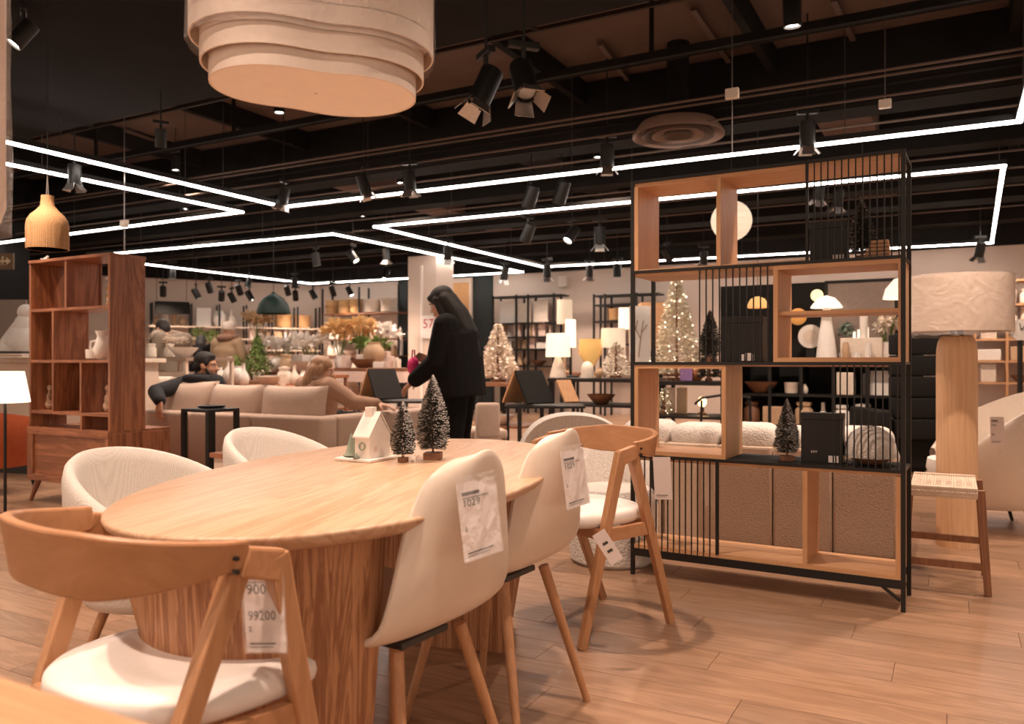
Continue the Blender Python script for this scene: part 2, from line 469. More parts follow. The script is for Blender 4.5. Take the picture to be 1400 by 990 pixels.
def lamp_light(par, loc, rot, power, cone=95, col=WARM, size=.035):
    l = bpy.data.lights.new('spot_beam', 'SPOT'); l.energy = power; l.color = col
    l.spot_size = R(cone); l.spot_blend = .75; l.shadow_soft_size = size
    o = bpy.data.objects.new('spot_beam', l); C.objects.link(o); o.parent = par
    o.location = loc; o.rotation_euler = rot
    return o
def spot_proto(barn, lit):
    out = []
    out.append(('adapter', MB().b(-.10, .10, -.018, .018, -.03, .0).mesh('adapter', BLACK, bevel=.004)))
    out.append(('stem', MB().cyl((0,0,-.03), (0,0,-.10), .014, n=8).mesh('stem', BLACK, smooth=True)))
    return out
SP_AD = MB().b(-.07, .07, -.018, .018, -.03, 0).mesh('adapter', BLACK, bevel=.004)
SP_ST = MB().cyl((0,0,-.03), (0,0,-.09), .012, n=8).mesh('stem', BLACK, smooth=True)
SP_BD = MB().lathe([(0,.085),(.05,.08),(.052,.07),(.052,-.09),(.046,-.095),(.044,-.08),(0,-.08)], 16).mesh('body', BLACK, smooth=True)
SP_FL = MB().lathe([(0,-.082),(.04,-.082),(.042,-.079),(0,-.078)], 14).mesh('lamp_face', BULB, smooth=True)
SP_FD = MB().lathe([(0,-.082),(.04,-.082),(.042,-.079),(0,-.078)], 14).mesh('lamp_face', STEEL, smooth=True)
bd = MB()
for k in range(4):
    a = k * PI / 2
    M = Matrix.Rotation(a, 4, 'Z') @ Matrix.Translation((.06, 0, -.115)) @ Matrix.Rotation(R(-24 if k % 2 else -40), 4, 'Y')
    bd.add([(-.002,-.045,-.035),(.002,-.045,-.035),(.002,.045,-.035),(-.002,.045,-.035),(-.002,-.036,.035),(.002,-.036,.035),(.002,.036,.035),(-.002,.036,.035)],
           [(0,3,2,1),(4,5,6,7),(0,1,5,4),(1,2,6,5),(2,3,7,6),(3,0,4,7)], M)
SP_BN = bd.mesh('barn_doors', STEEL)
def spotlight(label, px, py, d, sc=1.0, tilt=0, head=0, lit=True, barn=False, watts=None, group=None, loc=None, cone=95):
    p = loc if loc is not None else W(px, py, d) + Vector((0, 0, .16 * sc))
    t = thing('track_spotlight', label, 'spotlight', p, head, group); t.scale = (sc, sc, sc)
    def mk(n, me, par, loc=(0,0,0)):
        o = bpy.data.objects.new(n, me); C.objects.link(o); o.parent = par; o.location = loc; return o
    ad = mk('adapter', SP_AD, t)
    mk('stem', SP_ST, t)
    rod = MB().cyl((0,0,0), (0,0,(CEIL_Z - p.z) / sc - .02), .006, n=5).build('hanger_rod', BLACK, t)
    b = mk('body', SP_BD, t, (0, 0, -.16)); b.rotation_euler = (R(tilt), 0, 0)
    mk('lamp_face', SP_FL if lit else SP_FD, b)
    if barn: mk('barn_doors', SP_BN, b)
    if lit and watts != 0:
        lamp_light(b, (0, 0, -.13), (0, 0, 0), watts or SPOT_W, cone)
    return t
spotlight('bright tilted spotlight at the upper left beside the wrapped pendant', 32, 46, 5.0, 1.0, 35, 2.6, watts=0)
spotlight('small lit cylinder spotlight below the tray on the left', 220, 188, 6.6, .85, 15, 1.0, watts=40)
spotlight('large twin-head spotlight with barn doors, left head', 664, 118, 4.3, 1.2, 25, 2.5, lit=False, barn=True)
spotlight('large twin-head spotlight with barn doors, right head', 716, 108, 4.2, 1.2, 30, -2.3, lit=False, barn=True)
spotlight('plain lit downlight cylinder above the rack, near the top of the photo', 1083, 14, 5.4, 1.15, 6, 0, watts=60)
spotlight('spotlight with glowing barn doors on the LED line, middle of the ceiling', 830, 212, 7.6, 1.25, 8, .4, barn=True)
spotlight('spotlight with barn doors on the LED line above the metal rack', 1104, 182, 6.7, 1.2, 10, .3, barn=True)
spotlight('spotlight with barn doors near the middle of the long LED line', 560, 246, 8.4, 1.2, 8, .2, barn=True)
spotlight('spotlight with barn doors left of the one hanging mid LED line', 497, 252, 8.9, 1.2, 18, -.8, barn=True)
spotlight('short dark spotlight clamped on the folded LED line', 102, 238, 7.6, 1.1, 0, .3, lit=False, barn=True)
spotlight('spotlight at the inner corner of the long LED line', 388, 268, 9.3, 1.15, 14, 1.9, barn=True)
spotlight('slim tilted black spotlight between the two LED lines, left one', 726, 268, 8.8, 1.4, 24, 1.2, lit=False)
spotlight('slim tilted black spotlight between the two LED lines, right one', 768, 262, 8.8, 1.4, 24, 1.2, watts=40)
spotlight('round lit spotlight facing the camera beyond the LED rectangle', 782, 320, 10.6, 1.3, -38, -.5, watts=30)
spotlight('lit spotlight pointing down right of the round lit one', 820, 322, 10.6, 1.4, 6, .4, barn=True)
spotlight('black spotlight left of the round lit one, tilted down', 722, 318, 10.4, 1.4, 28, 1.3, lit=False)
spotlight('pair head spotlight at the far corner of the LED rectangle', 748, 370, 15.0, 1.4, 10, .4, lit=False, barn=True)
spotlight('far spotlight at the tip of the angled LED line', 690, 374, 15.6, 1.4, 15, 1.2, lit=False, barn=True)
spotlight('small far spotlight over the white wall by the rack', 806, 370, 15.2, 1.3, 10, .6, lit=False, barn=True)
spotlight('glowing short far lamp over the white wall by the rack post', 844, 369, 14.8, 1.4, 0, 0, watts=60)
spotlight('far spotlight with white flaps in front of the pillar', 612, 345, 12.4, 1.2, 20, .5, lit=True, barn=True)
spotlight('far lit spotlight left of the pillar top', 528, 374, 16.5, 1.2, -20, -.5, watts=60)
spotlight('far lit spotlight with flaps above the baskets', 528, 348, 13.5, 1.1, 5, .2, barn=True)
spotlight('far spotlight above the woman in brown, turned sideways', 482, 350, 13, 1.2, 40, -1.4, watts=50)
spotlight('far spotlight hanging mid left of the dark duct', 432, 354, 13, 1.2, 10, -.4, lit=True, watts=50)
spotlight('far lit round spotlight above the green lamp', 340, 386, 17.5, 1.2, -15, -.5, watts=70)
spotlight('white box spotlight near the end of the far LED line', 235, 372, 16, 1.4, 0, .3, watts=70)
spotlight('far spotlight on the far LED line above the baskets', 403, 386, 17.6, 1.3, 10, .3, lit=False)
for i, (x, y, h) in enumerate(((223, 398, .9), (268, 401, -.8), (286, 393, .2), (303, 404, .9), (317, 406, -.4), (327, 396, .1), (341, 404, -1.0), (393, 397, .2), (404, 404, .6), (428, 402, -.9), (478, 398, -1.3), (455, 398, .1))):
    spotlight('far black spotlight against the pale wall, %s from the left' % ORD[i], x, y, 17.0 - (.0 if x < 380 else -1.2), 1.25, 28, h, lit=True, watts=26, group='spotlights in front of the far wall', cone=110)
for i, (x, y) in enumerate(((1120, 260), (1146, 270), (1340, 341))):
    spotlight(('small spotlight seen through the bars of the rack, upper one', 'small spotlight seen through the bars of the rack, lower one', 'dark spotlight under the far corner of the LED rectangle')[i], x, y, (9.5, 9.8, 11.5)[i], 1.2, 20, .5, lit=i == 0, barn=True, watts=60)
spotlight('spotlight seen through the top left opening of the rack', 962, 352, 12.5, 1.2, 15, .5, lit=False, barn=True)
spotlight('lit spotlight seen through the top left opening of the rack', 912, 348, 12.5, 1.2, 30, -.7, watts=50)
# spotlights added to brighten the table, the aisles and behind the camera
for x, y, w, cone, where in ((-1.0, .45, 72, 95, 'above the nearest wooden armchair'), (-2.35, 1.5, 70, 95, 'above the woven tub chairs'), (-1.6, 2.95, 78, 95, 'above the far end of the oval table'), (-.35, 1.9, 70, 85, 'above the cream shell chairs'), (-2.6, -.3, 70, 95, 'behind the camera, over the table corner'),
                (.9, .6, 62, 95, 'over the bare floor at the lower right'), (1.5, 2.5, 62, 95, 'in front of the metal rack'), (-4.2, 2.1, 105, 95, 'over the slim lit lamp'), (-6.0, 3.0, 80, 95, 'over the rust armchair'), (2.5, 4.5, 105, 100, 'over the column lamp'), (.1, 4.35, 80, 100, 'over the boucle sofa'), (-1.2, -1.0, 60, 100, 'behind the camera, left'), (1.2, -1.6, 60, 100, 'behind the camera, right'),
                (-4.2, 5.6, 90, 105, 'over the low walnut table'), (-5.6, 5.7, 90, 105, 'over the beige sofa'), (-1.9, 4.93, 85, 105, 'over the white boucle armchair'), (-8.4, 6.8, 95, 110, 'over the grey display table'), (-6.4, 8.7, 95, 110, 'over the wooden display table'), (-3.6, 8.7, 90, 110, 'over the pink fronted table'), (-8.4, 10.4, 95, 110, 'over the potted firs'), (-5.6, 10.6, 95, 110, 'over the golden flowers'), (-10.4, 8.6, 90, 110, 'over the white statue'),
                (-2.0, 10.6, 95, 110, 'in front of the pillar'), (.6, 10.6, 100, 110, 'over the back lamp table'), (1.0, 6.85, 100, 110, 'over the lamp table'), (3.2, 6.85, 100, 110, 'over the dark console'), (5.4, 6.6, 110, 110, 'over the white lounge chair'), (5.6, 10.5, 120, 110, 'in front of the oak rack'), (1.0, 13.7, 130, 120, 'in front of the white wall'), (4.0, 13.7, 120, 120, 'behind the black partition'), (7.6, 13.7, 130, 120, 'before the far right wall'), (-3.0, 13.7, 120, 120, 'before the rack left of the pillar'), (-6.6, 13.7, 120, 120, 'before the angled rack')):
    spotlight('black spotlight added for light ' + where, 0, 0, 0, 1, 0, 0, True, False, w, 'spotlights added for light above the display floor', Vector((x, y, 3.17 if y < 4.8 else 3.66)), cone)
# ceiling things
VENTB = plain('vent_dark', (.10,.065,.05), .6)
def ceiling_disc():
    p = W(927, 187, (3.1 - EYE) * FPX / (CY - 187))
    t = thing('air_diffuser', 'round brown ceiling air diffuser of stepped rings above the rack', 'vent', p)
    for k, (r0, r1) in enumerate(((.40, .34), (.31, .25), (.22, .15), (.12, .05))):
        MB().lathe([(r1, .10 - k*.01), (r0, .02), (r0 + .012, .0), (r0 + .012, .02), (r1, .12)], 36).build('ring', VENTB if k % 2 else plain('vent_paint', (.26,.17,.13), .6), t, smooth=True)
    MB().cyl((0,0,.1), (0,0,CEIL_Z - p.z), .10, n=20).build('duct_collar', CEILB, t, smooth=True)
ceiling_disc()
for (x, y, d, l) in ((1210, 142, 6.4, 'small cream box hung on a wire at the upper right'), (1001, 128, 5.6, 'small cream clip box hung on a wire above the rack'), (170, 306, 8.0, 'small cream clip box on a wire left of the long LED line')):
    p = W(x, y, d)
    t = thing('hanging_clip', l, 'fitting', p)
    MB().b(-.045, .045, -.02, .02, -.035, .035).build('box', CREAM, t, bevel=.005)
    MB().cyl((0,0,.03), (0,0,CEIL_Z - p.z), .004, n=5).build('wire', STEEL, t)
    if x == 1001: MB().cyl((0,0,-.03), (0,0,-.42), .003, n=5).build('cord', STEEL, t)
    if x == 170: MB().cyl((0,0,-.03), (0,0,-1.0), .006, n=5).build('cord', STEEL, t)

# ================================================================ dining table
def superell(a, b, n=72, e=2.15):
    o = []
    for i in range(n):
        t = 2*PI*i/n; c, s = math.cos(t), math.sin(t)
        o.append((b * abs(c)**(2/e) * (1 if c >= 0 else -1), a * abs(s)**(2/e) * (1 if s >= 0 else -1)))
    return o
TBX, TBY, TBR, TZ = -1.476, 1.925, R(14.7), .735
tb = thing('dining_table', 'large oval oak dining table on two curved grooved pedestals', 'table', (TBX, TBY, 0), TBR)
tp = MB()
rows = []
for s_, z in ((.93, .700), (.965, .707), (.992, .720), (1.0, .728), (.997, .733), (.988, .735)):
    rows.append([(x*s_, y*(1-(1-s_)*.5), z) for x, y in superell(.965, .492)])
tp.sheet(rows, closed=True)
n_ = len(rows[0]); tp.f.append(tuple(range(n_))[::-1]); tp.f.append(tuple((len(rows)-1)*n_ + k for k in range(n_)))
tp.build('tabletop', OAK, tb, smooth=True, ang=50)
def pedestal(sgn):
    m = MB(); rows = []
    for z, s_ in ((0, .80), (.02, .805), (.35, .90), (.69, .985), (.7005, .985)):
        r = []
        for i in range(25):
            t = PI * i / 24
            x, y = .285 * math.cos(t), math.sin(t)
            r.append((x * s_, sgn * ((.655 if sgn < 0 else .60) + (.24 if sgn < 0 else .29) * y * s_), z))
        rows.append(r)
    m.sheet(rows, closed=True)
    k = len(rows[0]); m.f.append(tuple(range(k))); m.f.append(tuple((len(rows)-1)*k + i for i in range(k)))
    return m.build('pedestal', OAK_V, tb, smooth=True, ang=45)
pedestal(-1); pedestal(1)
# the corner of a second table under the camera
p0, p1 = G(0, 921, .75), G(212, 988, .75)
t2 = thing('table_corner', 'corner of another pale oak table at the bottom left edge', 'table', (p1.x - .3, p0.y - .42, 0))
a0 = p0.y - (p0.y - .42)
MB().b(-.85, .32, -.42, .42, .71, .75).build('tabletop', OAKH, t2, bevel=.006)
for x in (-.75, .25):
    for y in (-.34, .34): MB().bar((x, y, .71), (x, y, 0), .06).build('leg', ASH_V, t2)

# ================================================================ wooden armchairs
def band(t):   # t in -1..1 : right arm end .. back .. left arm end, facing +y
    a = t * PI / 2
    c, n = abs(math.cos(a)), abs(math.sin(a))
    return Vector((-.268 * math.copysign(n**.82, math.sin(a)), -.040 - .235 * c**.82, 0))
def wood_chair(label, group):
    t = thing('wooden_armchair', label, 'chair', group=group)
    m = MB(); rows = []
    for i in range(45):
        u = -1 + i / 22
        p = band(u); e = abs(u)
        h = .112 - .064 * max(0, e - .30)**1.2 / .70**1.2
        top = .780 - .045 * max(0, e - .25)**1.2
        tg = (band(min(1, u + .02)) - band(max(-1, u - .02))); nrm = tg.normalized().cross(Vector((0,0,1)))
        if nrm.dot(p - Vector((0,.1,0))) < 0: nrm = -nrm
        lo = p + Vector((0,0,top - h)) - nrm * .022 * (1 - e*.7); hi = p + Vector((0,0,top))
        th = nrm * .0105
        rows.append([lo - th, lo + th, hi + th, hi - th])
    m.sheet(rows, closed=True); m.f.append((0,1,2,3)); m.f.append(tuple(len(m.v) - 4 + k for k in (3,2,1,0)))
    br = m.build('backrest', ASH, t, bevel=.005)
    for s in (1, -1):
        ab = MB(); ab.bar((.266*s, -.050, .712), (.262*s, .030, .690), .026, .052, .030, .060); ab.build('armrest_bar', ASH, t, bevel=.006)
        MB().bar((.262*s, .022, .712), (.235*s, .190, 0), .032, .043, .026, .032).build('leg', ASH_V, t, bevel=.004)
        MB().bar((.250*s, -.050, .690), (.205*s, -.300, 0), .032, .041, .026, .032).build('leg', ASH_V, t, bevel=.004)
        for z in (.722, .700): MB().cyl((.272*s, -.068, z), (.2812*s, -.066, z), .0042, n=8).build('screw', BLACK, br)
        MB().bar((.245*s, .105, .405), (.226*s, -.165, .405), .022, .05).build('seat_rail', ASH, t, bevel=.003)
    MB().bar((-.238, .10, .41), (.238, .10, .41), .03, .04).build('seat_rail', ASH, t, bevel=.003)
    MB().bar((-.222, -.16, .41), (.222, -.16, .41), .03, .04).build('seat_rail', ASH, t, bevel=.003)
    o = []
    for i in range(40):
        a = 2*PI*i/40; c, s_ = math.cos(a), math.sin(a); e = 2/2.7
        x = .235 * abs(c)**e * (1 if c >= 0 else -1); y = .232 * abs(s_)**e * (1 if s_ >= 0 else -1)
        o.append((x * (1 + .06 * y / .245), y + .012))
    st = MB()
    st.sheet([[(x*k, y*k, z) for x, y in o] for k, z in ((.93,.430),(.985,.440),(1.0,.456),(.99,.473),(.94,.484),(.8,.488),(.4,.4865),(.02,.485))], closed=True)
    st.f.append(tuple(range(40)))
    st.build('seat', SEATW, t, smooth=True, ang=60)
    return t
GA = 'wooden armchairs with white seats at the oval table'
ch1 = wood_chair('wooden armchair with curved back nearest the camera, seen from behind', GA)
place(ch1, (-1.315, 1.075, 0), R(-8))
ch2 = copy_tree(ch1, label='wooden armchair at the far end of the table beside the metal rack', group=GA)
place(ch2, (-1.315, 3.0, 0), R(180 - 26.6))

# ================================================================ shell chairs
def shell_chair(label, group):
    t = thing('shell_chair', label, 'chair', group=group)
    cl = [(.212,.452,.150),(.205,.462,.165),(.15,.452,.200),(.05,.440,.222),(-.06,.437,.236),(-.14,.450,.236),(-.195,.490,.234),(-.222,.555,.228),(-.240,.63,.210),(-.253,.70,.194),(-.262,.758,.173),(-.269,.812,.146),(-.273,.845,.108),(-.274,.861,.060)]
    m = MB(); rows = []
    for i, (y, z, w) in enumerate(cl):
        f = i / (len(cl) - 1); r = []
        for k in range(13):
            u = -1 + k / 6
            up = .055 * abs(u)**2.6 * max(0, 1 - f * 1.9); fw = .060 * abs(u)**2.4 * min(1, max(0, (f - .3) * 2.6)) * (1 - .35 * max(0, f - .7))
            dz = -.012 * u*u * (f > .9)
            r.append((w * u, y + fw, z + up + dz))
        rows.append(r)
    m.sheet(rows)
    o = m.build('shell', SHELLM, t, smooth=True, solid=.020, ang=80, sub=1)
    MB().b(-.085, .085, -.10, .085, .415, .432).build('bracket', DARKG, t, bevel=.004)
    for sx in (1, -1):
        for sy in (1, -1):
            MB().cyl((.115*sx, .10*sy - .01, .425), (.205*sx, .195*sy - .02, 0), .0165, .011, 12).build('leg', ASH_V, t, smooth=True)
    return t
GS = 'cream shell chairs along the near side of the table'
sc1 = shell_chair('cream shell chair with wooden legs and a price tag, nearer the camera', GS)
place(sc1, (-1.155, 1.54, 0), R(86))
sc2 = copy_tree(sc1, (-1.222, 2.13, 0), R(87), 'cream shell chair with wooden legs, second along the table', GS)

# ================================================================ woven tub chairs
def tub_chair(label, group):
    t = thing('woven_tub_chair', label, 'chair', group=group)
    m = MB(); prof = [(.255,.30,0),(.275,.33,0),(.30,.45,.0),(.315,.58,.3),(.318,.70,.8),(.312,.735,1),(.298,.748,1),(.282,.740,1),(.272,.70,.85),(.266,.58,.3),(.255,.47,0),(.22,.455,0),(.1,.462,0),(.005,.464,0)]
    rows = []
    for r, z, k in prof:
        row = []
        for i in range(48):
            a = 2*PI*i/48
            fr = (1 + math.sin(a)) / 2           # the rim falls from the back to the front
            zz = z + k * (.012 - .29 * fr**1.15)
            row.append((r * math.cos(a), r * .98 * math.sin(a), zz))
        rows.append(row)
    m.sheet(rows, closed=True); m.f.append(tuple(range(48))[::-1])
    m.build('seat_shell', WEAVE, t, smooth=True, ang=70)
    MB().lathe([(0,.285),(.20,.285),(.21,.30),(.0,.305)], 24).build('base_plate', BLACK, t, smooth=True)
    for sx in (1, -1):
        for sy in (1, -1): MB().cyl((.13*sx, .13*sy, .29), (.21*sx, .21*sy, 0), .017, .012, 10).build('leg', ASH_V, t, smooth=True)
    return t
GW = 'white woven tub chairs on the far side of the table'
tc1 = tub_chair('white woven tub chair at the left edge of the oval table', GW)
p = P(234, 2.66, 0); place(tc1, (p.x, p.y, 0), R(-78))
tc2 = copy_tree(tc1, None, None, 'white woven tub chair behind the table, nearer the sofa', GW)
p = P(410, 3.5, 0); place(tc2, (p.x, p.y, 0), R(-80))
# ================================================================ price tags
def text(parent, body, size, loc, rot=(PI/2, 0, 0), mat=None, name='print', sx=1):
    c = bpy.data.curves.new(name, 'FONT'); c.body = body; c.size = size; c.extrude = .0002; c.resolution_u = 2
    f = bpy.data.objects.new(name, c)
    me = bpy.data.meshes.new_from_object(f)
    bpy.data.objects.remove(f); me.name = name
    me.materials.clear(); me.materials.append(mat or INK)
    o = bpy.data.objects.new(name, me); C.objects.link(o); o.parent = parent
    o.location = loc; o.rotation_euler = rot; o.scale = (sx, 1, 1)
    return o
def price_tag(label, loc, rz, w, h, lines, tilt=0, roll=0, sleeve=True, group=None):
    t = thing('price_tag', label, 'tag', loc, rz, group); t.rotation_euler = (tilt, roll, rz)
    MB().box((0, 0, -h/2), (w, .0012, h)).build('card', PAPER, t)
    if sleeve: MB().box((0, -.0016, -h/2 + .006), (w + .008, .0006, h + .016)).build('clear_sleeve', PLAST, t)
    for s, z, b, bold in lines:
        text(t, b, s, (-w/2 + .008 * w / .1, -.0011, -z), sx=bold)
    if lines:
        MB().box((-w*.18, -.0011, -h*.145), (w*.46, .0004, h*.045)).build('print_line', INK, t)
        MB().box((-w*.06, -.0011, -h*.20), (w*.70, .0004, h*.010)).build('print_line', DARKG, t)
    MB().box((-w*.08, -.0011, -h*.90), (w*.66, .0004, h*.016)).build('print_line', INK, t)
    MB().box((-w*.12, -.0011, -h*.94), (w*.6, .0004, h*.008)).build('print_line', DARKG, t)
    return t
def chair_tag(par, label, y, z, side=.0, tilt=0):
    M = Matrix.Translation(par.location) @ Matrix.Rotation(par.rotation_euler.z, 4, 'Z')
    l = M @ Vector((side, y, z))
    t = price_tag(label, l, par.rotation_euler.z, .135, .155, [(.021, .048, '1029', 1.5), (.013, .096, '2', 1.5)], tilt)
    return t
chair_tag(sc1, 'pale price tag on the back of the nearer shell chair', -.298, .806, -.085, R(-8))
chair_tag(sc2, 'pale price tag on the back of the second shell chair', -.298, .806, -.060, R(-8))
p = W(357, 772, 1.44)
price_tag('long white price tag hanging under the arm of the nearest wooden armchair', p, R(18), .075, .155,
          [(.026, .052, '900', 1), (.024, .098, '99200', .9), (.013, .118, '2', 1)], R(0), R(-4))
p = W(818, 728, 2.86)
t = thing('swing_tag', 'small white diamond tag hanging from the far wooden armchair', 'tag', p, R(25)); t.rotation_euler = (0, R(-33), R(20))
MB().box((0, 0, -.060), (.050, .0015, .12)).build('card', PAPER, t)
for z in (.045, .075): MB().box((0, -.001, -z), (.020, .0005, .010)).build('print_line', DARKG, t)
# ================================================================ bottle-brush trees
NEEDLE = plain('bristle_dark', (.045,.045,.035), .8, var=.3)
FROST = plain('bristle_frost', (.74,.70,.66), .8, var=.1)
PALEGREEN = plain('bristle_pale_green', (.30,.36,.29), .8, var=.2)
def brush_tree(label, loc, h, r, base='block', frost=.35, n=1500, group=None, mat=None):
    t = thing('bottle_brush_tree', label, 'ornament', loc, random.random()*6, group)
    z0 = h * .085
    MB().cyl((0,0,z0*.8), (0,0,h), .004, .002, 6).build('trunk', DKWOOD, t)
    if base == 'block': MB().box((0,0,z0*.5), (r*1.05, r*1.05, z0)).build('wooden_base', DKWOOD, t, bevel=.002)
    else: MB().cyl((0,0,0), (0,0,z0), r*.42, n=16).build('wooden_base', DKWOOD, t, bevel=.002)
    a, b_ = MB(), MB()
    zb = z0 + h*.035
    for i in range(n):
        f = (i + random.random()) / n
        z = zb + (h - zb) * (1 - math.sqrt(1 - f * .985)) if False else zb + (h - zb) * f
        rr = r * min(1, (1 - f) * 1.5 + .02)**.8 * (1 if f > .05 else .85)
        rr *= random.uniform(.86, 1.03)
        an = random.random() * 2*PI
        d = Vector((math.cos(an), math.sin(an), random.uniform(-.05, .40)))
        q = Vector((-d.y, d.x, 0)); w = .0011 + r * .011
        p0 = Vector((0, 0, z)); p1 = p0 + d * rr
        pm_ = p0 + d * rr * .72
        a.add([p0 - q*w*.5, p0 + q*w*.5, p1 + Vector((0,0,w)), p1 - Vector((0,0,w*.3))], [(0,1,2,3)])
        if random.random() < frost:
            b_.add([pm_ - q*w*1.2, p1 + d*.002 - Vector((0,0,w*1.1)), p1 + q*w*1.2, pm_ + Vector((0,0,w*1.6))], [(0,1,2,3)])
    tag(a.build('bristles', mat or NEEDLE, t), kind='stuff')
    if b_.v: tag(b_.build('frosted_tips', FROST, t), kind='stuff')
    return t
GT = 'frosted bottle brush trees'
brush_tree('smaller frosted bottle brush tree on the oval table next to the white house', G(551, 632, TZ), .19, .040, 'round', .5, 1700, GT)
brush_tree('taller frosted bottle brush tree on the oval table with a square wooden base', G(592, 628, TZ), .272, .053, 'block', .5, 2600, GT)
# ---- little white house on a tray
p = G(505, 632, TZ)
t = thing('ceramic_house', 'little white ceramic house with chimney on a white tray on the oval table', 'ornament', (p.x, p.y, TZ))
MB().b(-.125, .02, -.022, .125, 0, .010).build('tray', WHITE, t, bevel=.003)
hs = MB(); L0, L1, D, HW, HP = -.058, 0, .108, .078, .148
hs.add([(L0,0,.01),(L1,0,.01),(L1,D,.01),(L0,D,.01),(L0,0,HW),(L1,0,HW),(L1,D,HW),(L0,D,HW),(L0,D/2,HP),(L1,D/2,HP)],
       [(0,3,2,1),(0,1,5,4),(2,3,7,6),(1,2,6,9,5),(3,0,4,8,7),(4,5,9,8),(6,7,8,9)])
hs.build('house_walls', WHITE, t, bevel=.0015)
rf = MB()
for s in (0, 1):
    y0, y1 = (-.006, D/2) if s == 0 else (D + .006, D/2)
    rf.add([(L0-.004,y0,HW-.004),(L1+.004,y0,HW-.004),(L1+.004,y1,HP+.003),(L0-.004,y1,HP+.003),(L0-.004,y0,HW+.001),(L1+.004,y0,HW+.001),(L1+.004,y1,HP+.008),(L0-.004,y1,HP+.008)],
           [(0,3,2,1),(4,5,6,7),(0,1,5,4),(1,2,6,5),(2,3,7,6),(3,0,4,7)])
rf.build('roof', WHITE, t)
MB().b(-.050, -.022, .040, .066, .12, .170).build('chimney', WHITE, t, bevel=.0015)
MB().b(-.001, .0008, .024, .040, .03, .047).build('window_opening', LINENS, t)
MB().tube([(-.028 + .011*math.cos(a*PI/8), -.002, .048 + .011*math.sin(a*PI/8)) for a in range(16)], .0028, 6, closed=True).build('wreath', PALEGREEN, t)
tr_ = MB()
for x, y, h, r in ((-.085, .015, .088, .022), (-.040, -.014, .03, .012), (-.108, .02, .025, .012)):
    tr_.lathe([(r*.2,.01),(r,.016),(r*.75,h*.35),(r*.45,h*.65),(.001,h)], 14, (x, y, 0))
tr_.build('small_firs', PALEGREEN, t, smooth=True)['kind'] = 'stuff'
p = G(564, 632, TZ)
t = thing('bear_figurine', 'tiny white animal figurine at the foot of the smaller bottle brush tree', 'ornament', p, .5)
m = MB(); m.ell((0,0,.012), (.014,.009,.009)); m.ell((.014,0,.020), (.007,.006,.006))
for x in (-.008,.008):
    for y in (-.005,.005): m.cyl((x,y,0), (x,y,.01), .0032, n=7)
m.build('body', WHITE, t, smooth=True)

# ================================================================ pendants
SHADEF = plain('pendant_fabric', (.74,.63,.55), .85, var=.03, scale=60)
SHADEL = plain('pendant_diffuser', (.86,.79,.73), .7, var=.02)
def bean(r, z, n=60, dz=0):
    out = []
    for i in range(n):
        a = 2*PI*i/n
        k = 1 + .13*math.cos(2*(a - R(33))) - .17*math.exp(-((((a - R(285) + PI) % (2*PI)) - PI)/.55)**2) - .13*math.exp(-((((a - R(122) + PI) % (2*PI)) - PI)/.5)**2)
        out.append(Vector((r*k*math.cos(a), r*.92*k*math.sin(a), z)))
    return out
p = P(432, 1.98, 1.695)
t = thing('tiered_pendant_lamp', 'big wavy three-tiered fabric pendant lamp in clear plastic above the table', 'pendant lamp', p, TH)
t.rotation_euler = (R(0), R(0), TH)
for nm, r, z0, z1 in (('inner_tier', .222, .012, .16), ('middle_tier', .240, .055, .22), ('outer_shade', .262, .115, .46)):
    m = MB(); m.sheet([bean(r, z0), bean(r, z1)], closed=True)
    m.build(nm, SHADEF, t, smooth=True, solid=.004)
m = MB(); b0 = bean(.218, .016); m.sheet([[Vector((v.x*k, v.y*k, .016 - .003*(1-k))) for v in b0] for k in (1, .6, .25, .02)], closed=True); m.build('diffuser', SHADEL, t, smooth=True, solid=.003)
for z, r0, r1 in ((.1, .236, .262), (.045, .218, .240)):
    m = MB(); m.sheet([bean(r0, z + .06), bean(r1, z + .06)], closed=True); m.build('tier_ring', SHADEF, t, solid=.003)
MB().b(-.03,.03,-.03,.03,.46,.50).build('cap', BLACK, t)
MB().cyl((0,0,.5), (0,0,CEIL_Z - .7 - p.z + .02), .004, n=6).build('cord', BLACK, t)
m = MB(); m.sheet([[v * 1.012 + Vector((random.uniform(-.004,.004), random.uniform(-.004,.004), 0)) - Vector((0,0,z*.035)) for v in bean(.262, z)] for z in (.10, .16, .22, .28, .34, .40, .46)], closed=True)
m.build('plastic_cover', PLAST, t, smooth=True, ang=80)
p = P(-107, 1.75, 1.335)
t = thing('wrapped_pendant_lamp', 'pale pendant lamp wrapped in clear plastic cut off by the left edge', 'pendant lamp', p, 0)
MB().lathe([(.02,.02),(.145,.03),(.155,.06),(.155,.62),(.15,.66),(.02,.68)], 32).build('shade', SHADEF, t, smooth=True)
m = MB(); m.sheet([[Vector(((.164 + random.uniform(-.006,.006))*math.cos(a*PI/20), (.164 + random.uniform(-.006,.006))*math.sin(a*PI/20), z)) for a in range(40)] for z in (0, .08, .16, .24, .32, .40, .48, .56, .64, .72)], closed=True)
m.build('plastic_cover', PLAST, t, smooth=True, ang=80)
MB().cyl((0,0,.68), (0,0,CEIL_Z - p.z), .004, n=6).build('cord', BLACK, t)
p = W(65, 341, 4.4)
t = thing('rattan_pendant_lamp', 'bottle-shaped woven rattan pendant lamp above the walnut bookcase', 'pendant lamp', p)
MB().lathe([(.105,0),(.106,.02),(.106,.12),(.100,.155),(.082,.185),(.055,.21),(.036,.235),(.032,.27),(.032,.29),(.026,.292),(.026,.235),(.05,.20),(.095,.15),(.10,.02),(.099,0)], 28).build('shade', BASKET, t, smooth=True)
for a in (0, 1): MB().cyl((0.02*(a-.5), 0, .29), (.045*(a-.5)*0 , 0, .40), .003, n=5).build('cord', STEEL, t)
